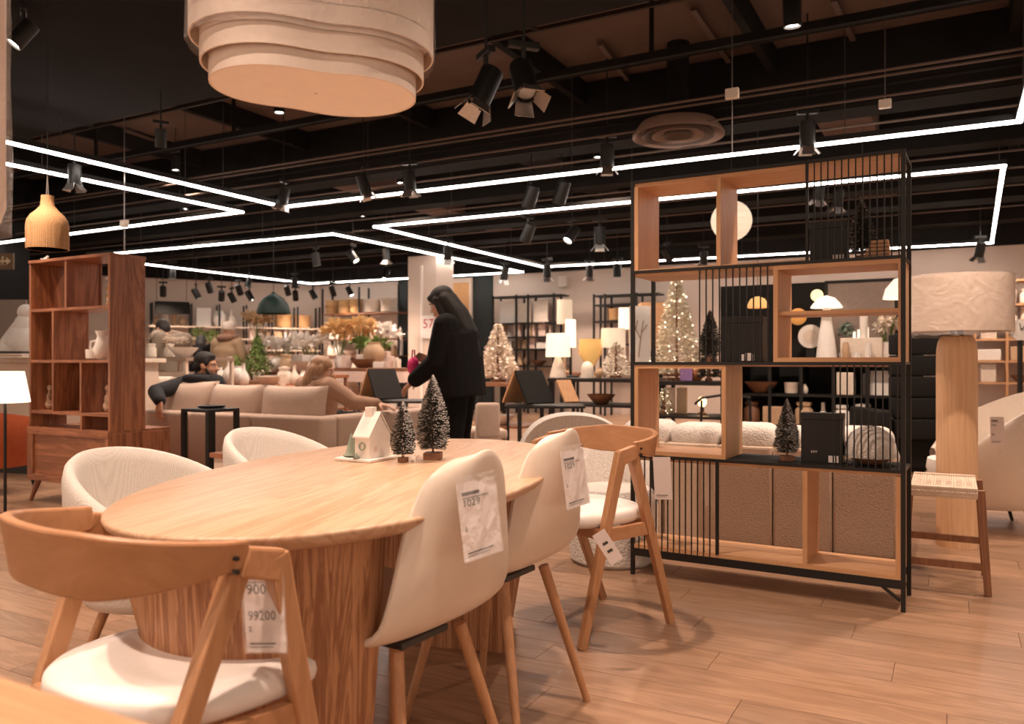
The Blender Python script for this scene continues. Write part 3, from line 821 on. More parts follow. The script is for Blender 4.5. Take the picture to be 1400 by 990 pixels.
MB().cyl((0,0,.40), (0,0,CEIL_Z - p.z), .003, n=5).build('cord', BLACK, t)
MB().ell((0,0,.05), .03).build('bulb', WARMB, t, smooth=True)

# ================================================================ tall rack of black metal and oak
A_, B_ = G(862, 785), G(1238, 838)
dirv = (B_ - A_); RW = dirv.length; RZ = math.atan2(dirv.y, dirv.x)
def rx(px, yo=0.0):              # local x on the rack where the ray of column px meets local y = yo
    r = Vector((CT * (px-CX)/FPX - ST, ST * (px-CX)/FPX + CT, 0))
    M = Matrix.Rotation(-RZ, 3, 'Z'); o = M @ (-A_); r = M @ r
    k = (yo - o.y) / r.y
    return o.x + r.x * k
rk = thing('metal_shelf_rack', 'tall open rack of black metal bars and oak boxes right of the table', 'shelf', A_, RZ)
RD = .305; ZL = (.145, .595, 1.05, 1.50, 1.945)
def rb(name, m, x0, x1, y0, y1, z0, z1, bev=0): return MB().b(x0, x1, y0, y1, z0, z1).build(name, m, rk, bevel=bev)
for x in (0, RW - .018):
    for y in (0, RD - .018): rb('post', BLACK, x, x + .018, y, y + .018, 0, ZL[4])
for z in ZL[1:]:
    for y in (0, RD - .012): rb('rail', BLACK, .018, RW - .018, y, y + .012, z - .014, z)
for z in ZL[1:]:
    for x in (0.003, RW - .015): rb('side_rail', BLACK, x, x + .012, .018, RD - .018, z - .012, z)
rb('rail', BLACK, .018, RW - .018, 0, .016, .095, .132); rb('rail', BLACK, .018, RW - .018, RD - .016, RD, .095, .132)
for y in (.008, RD - .012):
    MB().bar((RW - .02, y, .045), (rx(1199), y, .112), .012).build('brace', BLACK, rk)
xm1, xm3, xs1 = rx(979), rx(986), rx(1103)
b0x, b1x = rx(1057), rx(1235)
T = .020
# tier 1 (top)
rb('oak_board', OAKH, .018, RW - .018, .012, RD - .012, ZL[4] - T - .012, ZL[4] - .012)
rb('oak_upright', OAKB, .018, .018 + T, .004, RD - .004, ZL[3], ZL[4] - T - .012)
rb('oak_upright', OAKB, xm1, xm1 + T, .004, RD - .004, ZL[3] + .001, ZL[4] - T - .012)
rb('oak_board', OAKH, .018 + T, xs1, .012, RD - .012, ZL[3] - .014, ZL[3] + .006)
rb('metal_shelf', BLACKM, xs1, RW - .018, .012, RD - .012, ZL[3] - .012, ZL[3])
rb('bar', BLACK, xs1 - .006, xs1 + .006, 0, .012, ZL[3], ZL[4])
def bars(x0, x1, n, z0, z1, y=.003, w=.0055):
    for i in range(n):
        x = x0 + (x1 - x0) * i / (n - 1)
        MB().b(x - w/2, x + w/2, y, y + w, z0, z1).build('bar', BLACK, rk)
bars(rx(1113), rx(1229), 13, ZL[3], ZL[4] - .014)
# tier 2
rb('oak_board', OAKH, b0x, b1x, .003, RD - .003, ZL[3] - .014 - T, ZL[3] - .0145)
rb('oak_board', OAKH, b0x, b1x, .003, RD - .003, ZL[2], ZL[2] + T)
rb('oak_upright', OAKB, b0x, b0x + T, .003, RD - .003, ZL[2] + T, ZL[3] - .014 - T)
rb('oak_upright', OAKB, b1x - T, b1x, .003, RD - .003, ZL[2] + T, ZL[3] - .014 - T)
rb('oak_board', OAKH, b0x + T, b1x - T, .02, RD - .02, 1.262, 1.278)
rb('oak_board', OAKH, .018, b0x, .012, RD - .012, ZL[3] - .030, ZL[3] - .0145)
rb('metal_shelf', BLACKM, .018, b0x, .012, RD - .012, ZL[2] - .012, ZL[2])
bars(rx(956), rx(1049), 11, ZL[2], ZL[3] - .014)
# tier 3
rb('oak_board', OAKH, .018, xm3 + T, .004, RD - .004, ZL[1], ZL[1] + T)
rb('oak_board', OAKH, .018, xm3 + T, .004, RD - .004, ZL[2] - .012 - T, ZL[2] - .0145)
rb('oak_upright', OAKB, .018, .018 + T, .004, RD - .004, ZL[1] + T, ZL[2] - .012 - T)
rb('oak_upright', OAKB, xm3, xm3 + T, .004, RD - .004, ZL[1] + T, ZL[2] - .012 - T)
rb('metal_shelf', BLACKM, xm3 + T, RW - .018, .012, RD - .012, ZL[1] - .010, ZL[1])
rb('oak_board', OAKH, .018, RW - .018, .012, RD - .012, ZL[1] - .028, ZL[1] - .0105)
bars(rx(1139), rx(1227), 10, ZL[1], ZL[2] - .014)
# tier 4
xp = rx(980)
rb('bar', BLACK, xp - .007, xp + .007, 0, .014, ZL[0], ZL[1] - .014)
bars(rx(873), rx(970), 13, .132, ZL[1] - .014)
x4 = rx(1097)
rb('oak_board', OAKH, .018, RW - .018, .004, RD - .004, .132, .132 + T)
rb('oak_upright', OAKB, x4, x4 + T, .004, RD - .004, .132 + T, ZL[1] - .0285)
rb('oak_upright', OAKB, RW - .018 - T, RW - .018, .004, RD - .004, .132 + T, ZL[1] - .0285)
def onrack(px, lev, yo=.12, dz=0):
    M = Matrix.Translation(A_) @ Matrix.Rotation(RZ, 4, 'Z')
    return M @ Vector((rx(px, yo), yo, ZL[lev] + dz))
M_ = Matrix.Translation(A_) @ Matrix.Rotation(RZ, 4, 'Z')
price_tag('tall pale price card hanging at the left end of the metal rack', M_ @ Vector((rx(905), -.006, .59)), RZ, .088, .205, [], 0, R(-3), False)
brush_tree('tall dark bottle brush tree behind the bars at the top of the metal rack', onrack(1178, 3, .14), .275, .058, 'round', .18, 2200)
brush_tree('dark bottle brush tree behind the bars of the second tier of the rack', onrack(971, 2, .17), .255, .052, 'round', .15, 1800)
brush_tree('bottle brush tree on the third tier of the metal rack beside the black box', onrack(1076, 1, .11), .285, .054, 'block', .5, 2400)
def black_box(label, px0, px1, lev, h, dep, yo, group=None, labelcard=None):
    a, b_ = onrack(px0, lev, yo), onrack(px1, lev, yo)
    w = (b_ - a).length
    t = thing('black_gift_box', label, 'box', (a + b_) / 2, RZ)
    MB().b(-w/2, w/2, 0, dep, 0, h - .03).build('body', BLACK, t, bevel=.002)
    MB().b(-w/2 - .002, w/2 + .002, -.002, dep + .002, h - .030, h).build('lid', BLACK, t, bevel=.002)
    if labelcard:
        for x0, w_, h_ in labelcard: MB().b(x0, x0 + w_, -.004, -.0015, .006, .006 + h_).build('label_card', PAPER, t)
    return t
black_box('flat black box standing at the top left behind the bars of the rack', 1107, 1158, 3, .185, .05, .12, labelcard=[(.02,.022,.026),(.048,.018,.026)])
black_box('black box behind the bars of the second tier of the rack', 987, 1042, 2, .215, .10, .10, labelcard=[(.0,.012,.03),(.018,.026,.036),(.05,.01,.03)])
t = black_box('tall black box on the third tier with a small label', 1095, 1152, 1, .225, .07, .09, labelcard=[(.03,.028,.03),(.064,.008,.03)])
text(t, 'EST', .013, (-.045, -.004, .046), mat=PAPER, sx=1.4)
# stacked wooden ornament
q = onrack(1199, 3, .10)
t = thing('wooden_log_ornament', 'little stacked wooden ornament beside the dark tree at the top of the rack', 'ornament', q, RZ)
for k in range(5): MB().b(-.055 + k*.008, .055 - k*.002, -.02, .02, k*.0165, k*.0165 + .014).build('slat', OAKH, t, bevel=.002)
# dome on a dish
q = onrack(1190, 1, .15)
t = thing('domed_ornament', 'white textured dome on a dark wooden dish at the right of the third tier', 'ornament', q, RZ)
MB().lathe([(.02,0),(.05,.004),(.078,.022),(.082,.03),(.076,.03),(.05,.012),(.0,.01)], 28).build('dish', DKWOOD, t, smooth=True)
m = MB(); m.lathe([(.06,.028),(.104,.034),(.108,.055),(.103,.095),(.082,.138),(.045,.165),(.001,.174)], 32); m.build('dome', BOUC, t, smooth=True, ang=60)
q = onrack(1012, 2, .02)
# ================================================================ white boucle sofa behind the rack
s1 = P(1226, 4.20, 0)
SX = s1.x; SL = 1.56
t = thing('boucle_sofa', 'long white boucle sofa seen from behind through the metal rack', 'sofa', (SX - SL, s1.y, 0))
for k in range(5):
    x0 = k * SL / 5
    MB().b(x0 + .002, x0 + SL/5 - .002, 0, .24, .025, .575).build('back_panel', BOUC_SHADED, t, bevel=.014, seg=2)
MB().b(.02, SL - .02, .20, .95, .06, .40).build('seat_base', BOUC_SHADED, t, bevel=.04, seg=3)
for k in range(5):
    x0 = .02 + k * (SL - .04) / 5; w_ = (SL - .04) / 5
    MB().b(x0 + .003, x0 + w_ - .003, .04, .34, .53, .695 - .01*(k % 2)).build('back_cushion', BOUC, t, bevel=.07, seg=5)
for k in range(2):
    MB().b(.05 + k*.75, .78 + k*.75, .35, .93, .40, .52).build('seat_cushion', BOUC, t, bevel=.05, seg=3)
for x in (.06, SL - .12):
    for y in (.06, .85): MB().b(x, x + .05, y, y + .05, 0, .06).build('foot', BLACK, t)
# white arched armchair left of it
q = P(784, 5.62, 0)
t = thing('boucle_armchair', 'white boucle armchair with arched back just beyond the far wooden chair', 'chair', (q.x, q.y, 0), TH + R(4))
m = MB(); rows = []
for y0, k in ((-.12, .94), (-.15, 1.0), (-.05, 1.03), (.08, 1.0), (.12, .93)):
    r = []
    for i in range(33):
        a = PI * i / 32
        r.append((-.40*k*math.copysign(abs(math.cos(a))**.9, math.cos(a)), y0, .12 + (.60*k)*abs(math.sin(a))**.55 * (1 - .10*(i/32) + 0)))
    rows.append(r)
m.sheet(rows); m.f.append(tuple(range(33))); m.f.append(tuple(4*33 + k for k in range(33))[::-1])
m.build('back', BOUC, t, smooth=True, ang=70)
MB().b(-.37, .37, .05, .72, .12, .42).build('seat', BOUC, t, bevel=.08, seg=4)
for sx in (-.3, .3):
    for y in (0, .6): MB().cyl((sx, y, .13), (sx, y, 0), .022, .016, 8).build('leg', BLACK, t)
# round pale pouf stool in front of it, beside the rack
q = P(838, 4.30, 0)
t = thing('boucle_tub_seat', 'round pale boucle tub seat between the far wooden chair and the rack', 'chair', (q.x, q.y, 0), TH)
MB().lathe([(.001,.0),(.20,.0),(.225,.02),(.232,.10),(.235,.30),(.225,.36),(.20,.39),(.001,.395)], 32).build('base', BOUC, t, smooth=True)
m = MB(); rows = []
for r_, z in ((.235,.30),(.25,.50),(.245,.60),(.22,.62),(.195,.60),(.19,.38)):
    rows.append([Vector((r_*math.cos(R(200) + R(220)*i/24*-1 + R(180)), r_*math.sin(R(20) + R(140)*i/24), z)) if False else Vector((r_*math.cos(R(-10) + R(200)*i/24), r_*math.sin(R(-10) + R(200)*i/24), z)) for i in range(25)])
m.sheet(rows); m.build('back', BOUC, t, smooth=True, ang=70)

# ================================================================ floor lamp, stool and lounge chair on the right
q = P(1308, 4.64, 0)
t = thing('column_floor_lamp', 'big floor lamp with pale fluted wooden column and wide drum shade in plastic', 'floor lamp', (q.x, q.y, 0))
m = MB(); rows = []
for z, k in ((0,1),(.01,1.0),(1.06,1.0),(1.12,.985),(1.165,.92),(1.195,.78),(1.208,.55),(1.21,.02)):
    rows.append([Vector(((.106 if i % 2 else .103)*k*math.cos(PI*i/32), (.106 if i % 2 else .103)*k*math.sin(PI*i/32), z)) for i in range(64)])
m.sheet(rows, closed=True); m.f.append(tuple(range(64))); m.build('column', LAMPW, t, smooth=True, ang=30)
MB().cyl((0,0,1.20), (0,0,1.30), .035, n=14).build('neck', BLACK, t, smooth=True)
m = MB(); m.lathe([(.286,1.222),(.287,1.535)], 48); m.f = m.f[:48]; m.build('shade', LINENS, t, smooth=True, solid=.004)
MB().lathe([(.0,1.50),(.28,1.50)], 32).build('shade_top', LINENS, t)
m = MB(); m.sheet([[Vector(((.294 + random.uniform(-.004,.004) - (.05*random.random() if z < 1.21 else 0))*math.cos(a*PI/36), (.294 + random.uniform(-.004,.004))*math.sin(a*PI/36), z + random.uniform(-.006,.006))) for a in range(72)] for z in (1.195, 1.23, 1.30, 1.38, 1.46, 1.54)], closed=True)
m.build('plastic_cover', PLAST, t, smooth=True, ang=80)
q = G(1351, 815)
t = thing('woven_stool', 'walnut stool with woven cord seat right of the metal rack', 'stool', (q.x, q.y, 0))
LW, LD, SZ = -.355, .40, .475
for sx in (0, 1):
    for sy in (0, 1):
        x, y = sx * LW, sy * LD
        MB().bar((x + (-.028 if sx == 0 else .028), y + (.01 if sy == 0 else -.01), SZ - .005), (x, y, 0), .034, .034, .030, .030).build('leg', STOOLW, t, bevel=.003)
MB().bar((LW + .008, .002, .125), (-.008, .002, .125), .018, .032).build('stretcher', STOOLW, t)
MB().bar((LW + .008, LD - .002, .17), (-.008, LD - .002, .17), .018, .032).build('stretcher', STOOLW, t)
sw = MB(); CORD = plain('seat_cord', (.72,.58,.46), .8, var=.08)
for i in range(26):
    x = LW + .045 + i * (-LW - .09) / 25
    sw.tube([(x, .0, SZ - .045), (x, -.010, SZ - .02), (x, .0, SZ - .002), (x, LD/2, SZ - .008 + (.003 if i % 4 < 2 else -.003)), (x, LD, SZ + .002), (x, LD + .01, SZ - .02)], .0058, 6)
for i in range(22):
    y = .02 + i * (LD - .04) / 21
    sw.tube([(LW + .04, y, SZ - .004), (LW/2, y, SZ - .008 + (.004 if i % 4 < 2 else -.002)), (-.04, y, SZ - .004)], .0058, 6)
tag(sw.build('woven_seat', CORD, t, smooth=True), kind='stuff')
MB().bar((LW + .04, .0, SZ - .02), (-.04, 0, SZ - .02), .022, .05).build('seat_rail', CORD, t, bevel=.006)
MB().bar((LW + .04, LD, SZ + .0), (-.04, LD, SZ + .0), .022, .03).build('seat_rail', CORD, t, bevel=.006)
# lounge chair
q = P(1349, 5.22, 0)
t = thing('lounge_chair', 'white shell lounge chair with a price tag at the right edge', 'chair', (q.x, q.y, 0), math.atan2(-ST + CT*.25, -CT - ST*.25) - PI/2)
m = MB(); rows = []
for r_, f in ((.27,0),(.33,.08),(.385,.35),(.41,.65),(.42,.92),(.41,1.0),(.385,1.0),(.375,.92),(.365,.65),(.345,.4)):
    row = []
    for i in range(33):
        a = R(270) + R(128) * (i - 16) / 16
        e = abs(i - 16) / 16
        top = .88 - .42 * e**2.3
        row.append((r_*math.cos(a), r_*math.sin(a)*1.0, .14 + (top - .14) * f))
    rows.append(row)
m.sheet(rows); m.build('shell', SHELLM, t, smooth=True, ang=75)
MB().lathe([(.001,.30),(.33,.31),(.35,.36),(.34,.42),(.001,.44)], 32).build('seat_cushion', SEATW, t, smooth=True)
MB().lathe([(.001,.14),(.27,.14),(.32,.20),(.33,.31),(.001,.32)], 32).build('seat_base', SHELLM, t, smooth=True)
for sx in (-.16, .16):
    for y in (-.16, .16): MB().cyl((sx, y, .15), (sx*1.35, y*1.35, 0), .013, .010, 8).build('leg', BLACK, t)
q = W(1363, 570, 4.765)
price_tag('pale price tag on the back of the white lounge chair', q, R(18), .075, .16, [(.018, .055, '900', 1), (.018, .11, '90', 1)], R(-3), 0, False)
# black leather wing chair behind the lamp
q = P(1262, 6.6, 0)
t = thing('black_wing_chair', 'tall black quilted leather chair behind the lamp column', 'chair', (q.x, q.y, 0), TH)
for k in range(5): MB().b(-.24, .24, -.05, .10, .42 + k*.172, .42 + k*.172 + .168).build('back_cushion', BLACKM, t, bevel=.015, seg=3)
MB().b(-.27, .27, .02, .62, .16, .45).build('seat', BLACKM, t, bevel=.04, seg=3)
for sx in (-.31, .31): MB().b(sx - .05, sx + .05, -.04, .60, .14, .66).build('arm', BLACKM, t, bevel=.03, seg=3)
for sx in (-.28, .28):
    for y in (0, .55): MB().cyl((sx, y, .15), (sx, y, 0), .02, n=8).build('leg', BLACK, t)
# ================================================================ walnut bookcase on the left
q = G(38, 685)
BW = .975
bc = thing('walnut_bookcase', 'tall walnut room-divider bookcase on a low cabinet at the left', 'bookcase', (q.x, q.y, 0), R(-1))
BD, CD, CZ0, CZ1, BT = .29, .50, .165, .565, 1.815
def cb(name, m, x0, x1, y0, y1, z0, z1, bev=.002, par=None): return MB().b(x0, x1, y0, y1, z0, z1).build(name, m, par or bc, bevel=bev)
LZ = [.585, .675, 1.055, 1.437, BT - .022]
cb('side_panel', WAL, 0, .022, .01, BD, CZ1, BT - .022); cb('side_panel', WAL, BW - .022, BW, .01, BD, CZ1, BT - .022)
cb('top_board', WALH, -.004, BW + .004, .005, BD + .005, BT - .022, BT)
for z in LZ[1:4]: cb('shelf_board', WALH, .022, BW - .022, .012, BD, z - .011, z + .011)
def bx_(px, yo=.02):             # column -> local x on the bookcase front
    r = Vector((CT * (px-CX)/FPX - ST, ST * (px-CX)/FPX + CT, 0))
    k = (q.y + yo) / r.y
    return r.x * k - q.x
def div(px, z0, z1): x = bx_(px); cb('divider', WAL, x, x + .022, .012, BD - .02, z0 + .011, z1 - .011)
div(91, LZ[3], LZ[4] + .011); div(73, LZ[2], LZ[3]); div(73, LZ[1], LZ[2]); div(112, LZ[1], LZ[2]); div(113, CZ1 - .011, LZ[1])
def back(px0, px1, z0, z1): cb('back_panel', WAL, max(.022, bx_(px0, BD)), min(BW - .022, bx_(px1, BD)), BD - .016, BD - .002, z0 + .011, z1 - .011, .001)
back(40, 84, LZ[3], LZ[4] + .011); back(98, 141, LZ[3], LZ[4] + .011)
back(40, 122, LZ[2], LZ[3]); back(40, 170, LZ[1], LZ[2]); back(40, 86, CZ1 - .011, LZ[1]); back(118, 170, CZ1 - .011, LZ[1])
# cabinet
cab = MB().b(0, BW, .012, CD, CZ0, CZ1).build('cabinet_body', WALH, bc, bevel=.003)
for x0, x1, z0, z1 in ((0, BW, CZ1 - .055, CZ1), (0, BW, CZ0, CZ0 + .05), (0, .07, CZ0 + .05, CZ1 - .055), (BW - .035, BW, CZ0 + .05, CZ1 - .055)):
    cb('front_frame', WALH if x1 - x0 > .5 else WAL, x0, x1, -.006, .014, z0, z1)
for y0, y1 in ((.03, .24), (.26, .48)):
    dr = cb('drawer_front', WAL, BW - .002, BW + .010, y0, y1, CZ0 + .02, CZ1 - .02)
    MB().bar((BW + .016, y0 + .05, .36), (BW + .016, y1 - .05, .36), .010).build('handle', STEEL, dr)
for x, sx in ((.05, -.05), (BW - .05, .05)):
    for y, sy in ((.06, -.04), (CD - .06, .04)):
        MB().cyl((x, y, CZ0 + .01), (x + sx, y + sy, 0), .026, .014, 10).build('leg', WAL, bc, smooth=True)
def onbc(px, z, yo=.15):
    M = Matrix.Translation((q.x, q.y, 0)) @ Matrix.Rotation(R(-1), 4, 'Z')
    return M @ Vector((bx_(px, yo), yo, z))
FIG = plain('pale_figurine', (.62,.42,.30), .5)
def figurine(label, px, z, h, m=None):
    t = thing('seated_figurine', label, 'figurine', onbc(px, z), 2.2)
    b = MB(); s = h / .2
    b.ell((0,0,.045*s), (.035*s,.03*s,.045*s)); b.ell((0,.0,.095*s), (.026*s,.022*s,.04*s)); b.cyl((0,0,.12*s), (0,0,.15*s), .010*s)
    for k in (-1, 1):
        b.tube([(.02*k*s,0,.03*s), (.035*k*s,-.045*s,.045*s), (.03*k*s,-.05*s,.005*s)], [.014*s,.011*s,.008*s], 8)
        b.tube([(.022*k*s,0,.115*s), (.04*k*s,-.015*s,.08*s), (.01*k*s,-.04*s,.06*s)], [.010*s,.008*s,.006*s], 8)
    b.build('body', m or FIG, t, smooth=True)
    c = MB(); c.ell((0,-.002*s,.175*s), (.018*s,.02*s,.024*s)); c.build('head', m or FIG, t, smooth=True)
figurine('pale seated figurine in the lower left cell of the walnut bookcase', 67, LZ[1] + .011, .19)
figurine('pale upright figurine at the right end of the lower row of the walnut bookcase', 149, LZ[1] + .011, .20)
def small(name, label, cat, me, loc, rz=0, sc=1, group=None):
    o = bpy.data.objects.new(name, me); C.objects.link(o); place(o, loc, rz, sc)
    return tag(o, label, cat, group)
def lm(prof, mat, n=18, name='item'): return MB().lathe(prof, n).mesh(name, mat, smooth=True)
VASE = [
    [(.03,0),(.045,.01),(.06,.06),(.055,.11),(.03,.15),(.022,.17),(.028,.19),(.022,.19),(.018,.16),(.001,.15)],
    [(.03,0),(.05,.02),(.075,.08),(.07,.13),(.045,.16),(.045,.18),(.038,.18),(.036,.15),(.001,.14)],
    [(.035,0),(.04,.01),(.05,.10),(.055,.20),(.05,.26),(.035,.30),(.038,.32),(.03,.32),(.028,.29),(.001,.28)],
    [(.04,0),(.055,.02),(.06,.07),(.05,.12),(.02,.16),(.018,.23),(.022,.24),(.014,.24),(.012,.2),(.001,.19)]]
WH2 = plain('white_ceramic', (.80,.74,.68), .35, var=.02)
TAN = plain('tan_ceramic', (.50,.33,.20), .55)
BRN = plain('brown_ceramic', (.20,.09,.045), .5)
PINK = plain('pale_pink_board', (.72,.55,.48), .7)
MV = [lm(v, m) for v in VASE for m in (WH2, CREAM, TAN)]
small('cup', 'white cup in the middle row of the walnut bookcase', 'cup', lm([(.03,0),(.05,.01),(.052,.07),(.046,.07),(.042,.02),(.001,.015)], WH2), onbc(130, LZ[2] + .011), sc=1.1)
t = thing('handled_vase', 'white vase with two curled handles in the middle row of the walnut bookcase', 'vase', onbc(142, LZ[2] + .011, .12), .6)
MB().lathe([(.03,0),(.05,.02),(.062,.08),(.045,.13),(.035,.17),(.05,.21),(.045,.21),(.03,.17),(.001,.16)], 22).build('body', WH2, t, smooth=True)
for k in (-1, 1): MB().tube([(.058*k,0,.06), (.085*k,0,.09), (.078*k,0,.13), (.04*k,0,.14)], .008, 8).build('handle', WH2, t, smooth=True)
t = thing('bead_string', 'string of gold and white beads hanging in the top right cell of the walnut bookcase', 'ornament', onbc(150, LZ[3] + .011, .18))
for k in range(14): MB().ell((random.uniform(-.012,.012), random.uniform(-.01,.01), .012 + k*.017), .011, 8).build('bead', GOLD if k % 3 else WH2, t, smooth=True)
t = thing('bird_ornament', 'tiny white bird ornament on top of the walnut bookcase', 'ornament', onbc(62, BT, .12))
m = MB(); m.ell((0,0,.02), (.028,.016,.018)); m.ell((.026,0,.038), (.012,.011,.012)); m.bar((-.02,0,.02), (-.055,0,.03), .012, .006); m.build('body', WH2, t, smooth=True)

# ================================================================ left edge: lamp, rust armchair, statue on a counter
q2_ = G(7, 705)
t = thing('slim_floor_lamp', 'slim black floor lamp with a lit white shade at the left edge', 'floor lamp', (q2_.x, q2_.y, 0))
MB().cyl((0,0,0), (0,0,.012), .09, n=24).build('base', BLACK, t, smooth=True)
MB().cyl((0,0,.012), (0,0,.80), .010, n=10).build('pole', BLACK, t, smooth=True)
m = MB(); m.lathe([(.152,.775),(.115,.985)], 32); m.f = m.f[:32]; m.build('lamp_shade', lampshade('lit_shade_white', (.85,.82,.78), 1.1), t, smooth=True, solid=.003)
q3 = P(-18, 6.5, 0)
t = thing('rust_armchair', 'rust orange upholstered armchair behind the slim lamp', 'chair', (q3.x, q3.y, 0), R(25))
m = MB(); rows = []
for r_, f in ((.30,0),(.36,.35),(.40,.75),(.40,1),(.35,1),(.32,.6)):
    rows.append([(r_*math.cos(R(270) + R(105)*(i-12)/12), r_*math.sin(R(270) + R(105)*(i-12)/12), .22 + .46*f*(1 - .22*(abs(i-12)/12)**2)) for i in range(25)])
m.sheet(rows); m.build('shell', REDF, t, smooth=True, ang=70)
MB().lathe([(.001,.22),(.30,.22),(.33,.30),(.32,.40),(.001,.42)], 28).build('seat', REDF, t, smooth=True)
for sx in (-.2,.2):
    for y in (-.2,.2): MB().cyl((sx, y, .23), (sx*1.2, y*1.2, 0), .015, .011, 8).build('leg', BLACK, t)
q4 = P(-10, 7.7, 0)
t = thing('display_counter', 'pale display counter carrying the white statue at the left', 'counter', (q4.x, q4.y, 0), TH*.4)
MB().b(-.9, 1.35, -.05, .75, 1.045, 1.085).build('counter_top', CREAM, t, bevel=.004)
MB().b(-.86, 1.3, 0, .70, .12, 1.045).build('body', LINENS, t); MB().b(-.86, 1.3, .03, .68, 0, .12).build('plinth', BLACK, t)
t = thing('cat_statue', 'big white seated animal statue on the counter left of the bookcase', 'statue', P(34, 7.75, 1.085), TH)
m = MB(); m.ell((0,0,.16), (.17,.13,.17), 18); m.ell((.0,0,.30), (.10,.09,.13), 16); m.ell((-.15,-.03,.07), (.14,.08,.07), 14); m.tube([(-.06,0,.30), (-.16,-.02,.17), (-.22,-.03,.06)], [.06,.05,.045], 10)
m.build('body', WH2, t, smooth=True)
MB().ell((.01,0,.44), (.075,.07,.078), 16).build('head', WH2, t, smooth=True)
t = thing('folded_throw', 'folded grey throw on the counter in front of the white statue', 'throw', P(8, 7.45, 1.085), TH)
for k in range(3): MB().b(-.22, .22, -.12, .12, k*.022, k*.022 + .02).build('fold', DARKG if k == 2 else CREAM, t, bevel=.008)
# exit sign
t = thing('exit_sign', 'small dark exit pictogram sign at the left edge', 'sign', W(6, 357, 11.2), TH)
MB().b(-.11, .12, 0, .03, -.11, .11).build('panel', plain('sign_brown', (.16,.09,.04), .5), t)
sgn = plain('sign_cream', (.75,.62,.42), .6)
MB().bar((-.06, -.004, 0), (.07, -.004, 0), .008, .03).build('arrow', sgn, t)
MB().add([(.03,-.006,.055),(.09,-.006,0),(.03,-.006,-.055),(.03,-.001,.055),(.09,-.001,0),(.03,-.001,-.055)], [(0,1,2),(5,4,3),(0,3,4,1),(1,4,5,2),(2,5,3,0)]).build('arrow', sgn, t)
m = MB(); m.ell((-.02,-.004,.05), (.016,.003,.016), 8); m.bar((-.02,-.004,.04), (-.025,-.004,-.02), .006, .03); m.bar((-.025,-.004,-.02), (-.0,-.004,-.06), .006, .014); m.bar((-.025,-.004,-.02), (-.05,-.004,-.06), .006, .014); m.build('running_figure', sgn, t)
q5 = P(-6, 12.4, 0)
struct(MB().box((q5.x, q5.y, 1.0), (.95, .06, 2.0), TH).build('door_1', plain('door_grey', (.30,.23,.19), .6)))

# ================================================================ beige sofa with its back to us
sy0 = 4.60
xl, xr = P(178, DY(178, sy0), 0).x, P(438, DY(438, sy0), 0).x
sf = thing('beige_sofa', 'large beige linen corner sofa with its back to the dining table', 'sofa', (xl, sy0, 0)); LS = xr - xl
for k in range(3): MB().b(k*LS/3 + .002, (k+1)*LS/3 - .002, 0, .20, .07, .635).build('back_frame', SOFA, sf, bevel=.03, seg=3)
MB().b(LS - .20, LS, .202, 1.75, .07, .635).build('arm', SOFA, sf, bevel=.03, seg=3)
MB().b(0, .20, .202, .98, .07, .60).build('arm', SOFA, sf, bevel=.03, seg=3)
MB().b(.20, LS - .20, .20, 1.0, .07, .27).build('seat_base', SOFA, sf, bevel=.02)
MB().b(LS - 1.05, LS - .20, 1.0, 1.72, .07, .27).build('seat_base', SOFA, sf, bevel=.02)
for k in range(2): MB().b(.21 + k*(LS-.42)/2, .20 + (k+1)*(LS-.42)/2, .22, 1.0, .27, .43).build('seat_cushion', SOFA2, sf, bevel=.04, seg=3)
MB().b(LS - 1.04, LS - .21, 1.01, 1.72, .27, .43).build('seat_cushion', SOFA2, sf, bevel=.04, seg=3)
def pillow(par, c, w, h, t_, rz=0, rx=0, mat=SOFA2, name='back_cushion'):
    m = MB(); n = 14; rows = []
    for sgn in (-1, 1):
        for j in range(n + 1):
            pass
    def pt(u, v, s):
        a = max(0, (1 - abs(u)**2.6)) ** .5 * max(0, (1 - abs(v)**2.6)) ** .5
        k = 1 - .05 * (1 - abs(u)**2) if abs(v) > .99 else 1
        return ((w/2) * u * (1 - .04*(1 - v*v)), s * t_/2 * a, (h/2) * v * (1 - .05*(1 - u*u)))
    for s in (-1, 1):
        m.sheet([[pt(-1 + 2*i/n, -1 + 2*j/n, s) for i in range(n + 1)] for j in range(n + 1)])
    M = Matrix.Translation(c) @ Euler((rx, 0, rz)).to_matrix().to_4x4()
    m.v = [tuple(M @ Vector(a)) for a in m.v]
    return m.build(name, mat, par, smooth=True, ang=75)
for px0, px1, top, rz, rx in ((226, 287, 522, .10, -.22), (284, 357, 527, -.04, -.16), (357, 441, 529, .03, -.12)):
    a_, b_ = P(px0, DY(px0, sy0 + .28), 0), P(px1, DY(px1, sy0 + .28), 0)
    d_ = DY((px0+px1)/2, sy0 + .28); zt = ZP(top, d_)
    pillow(sf, (((a_.x + b_.x)/2 - xl), .30, (zt + .43)/2 - .01), (b_.x - a_.x)*1.04, (zt - .40)*1.04, .20, rz, rx)
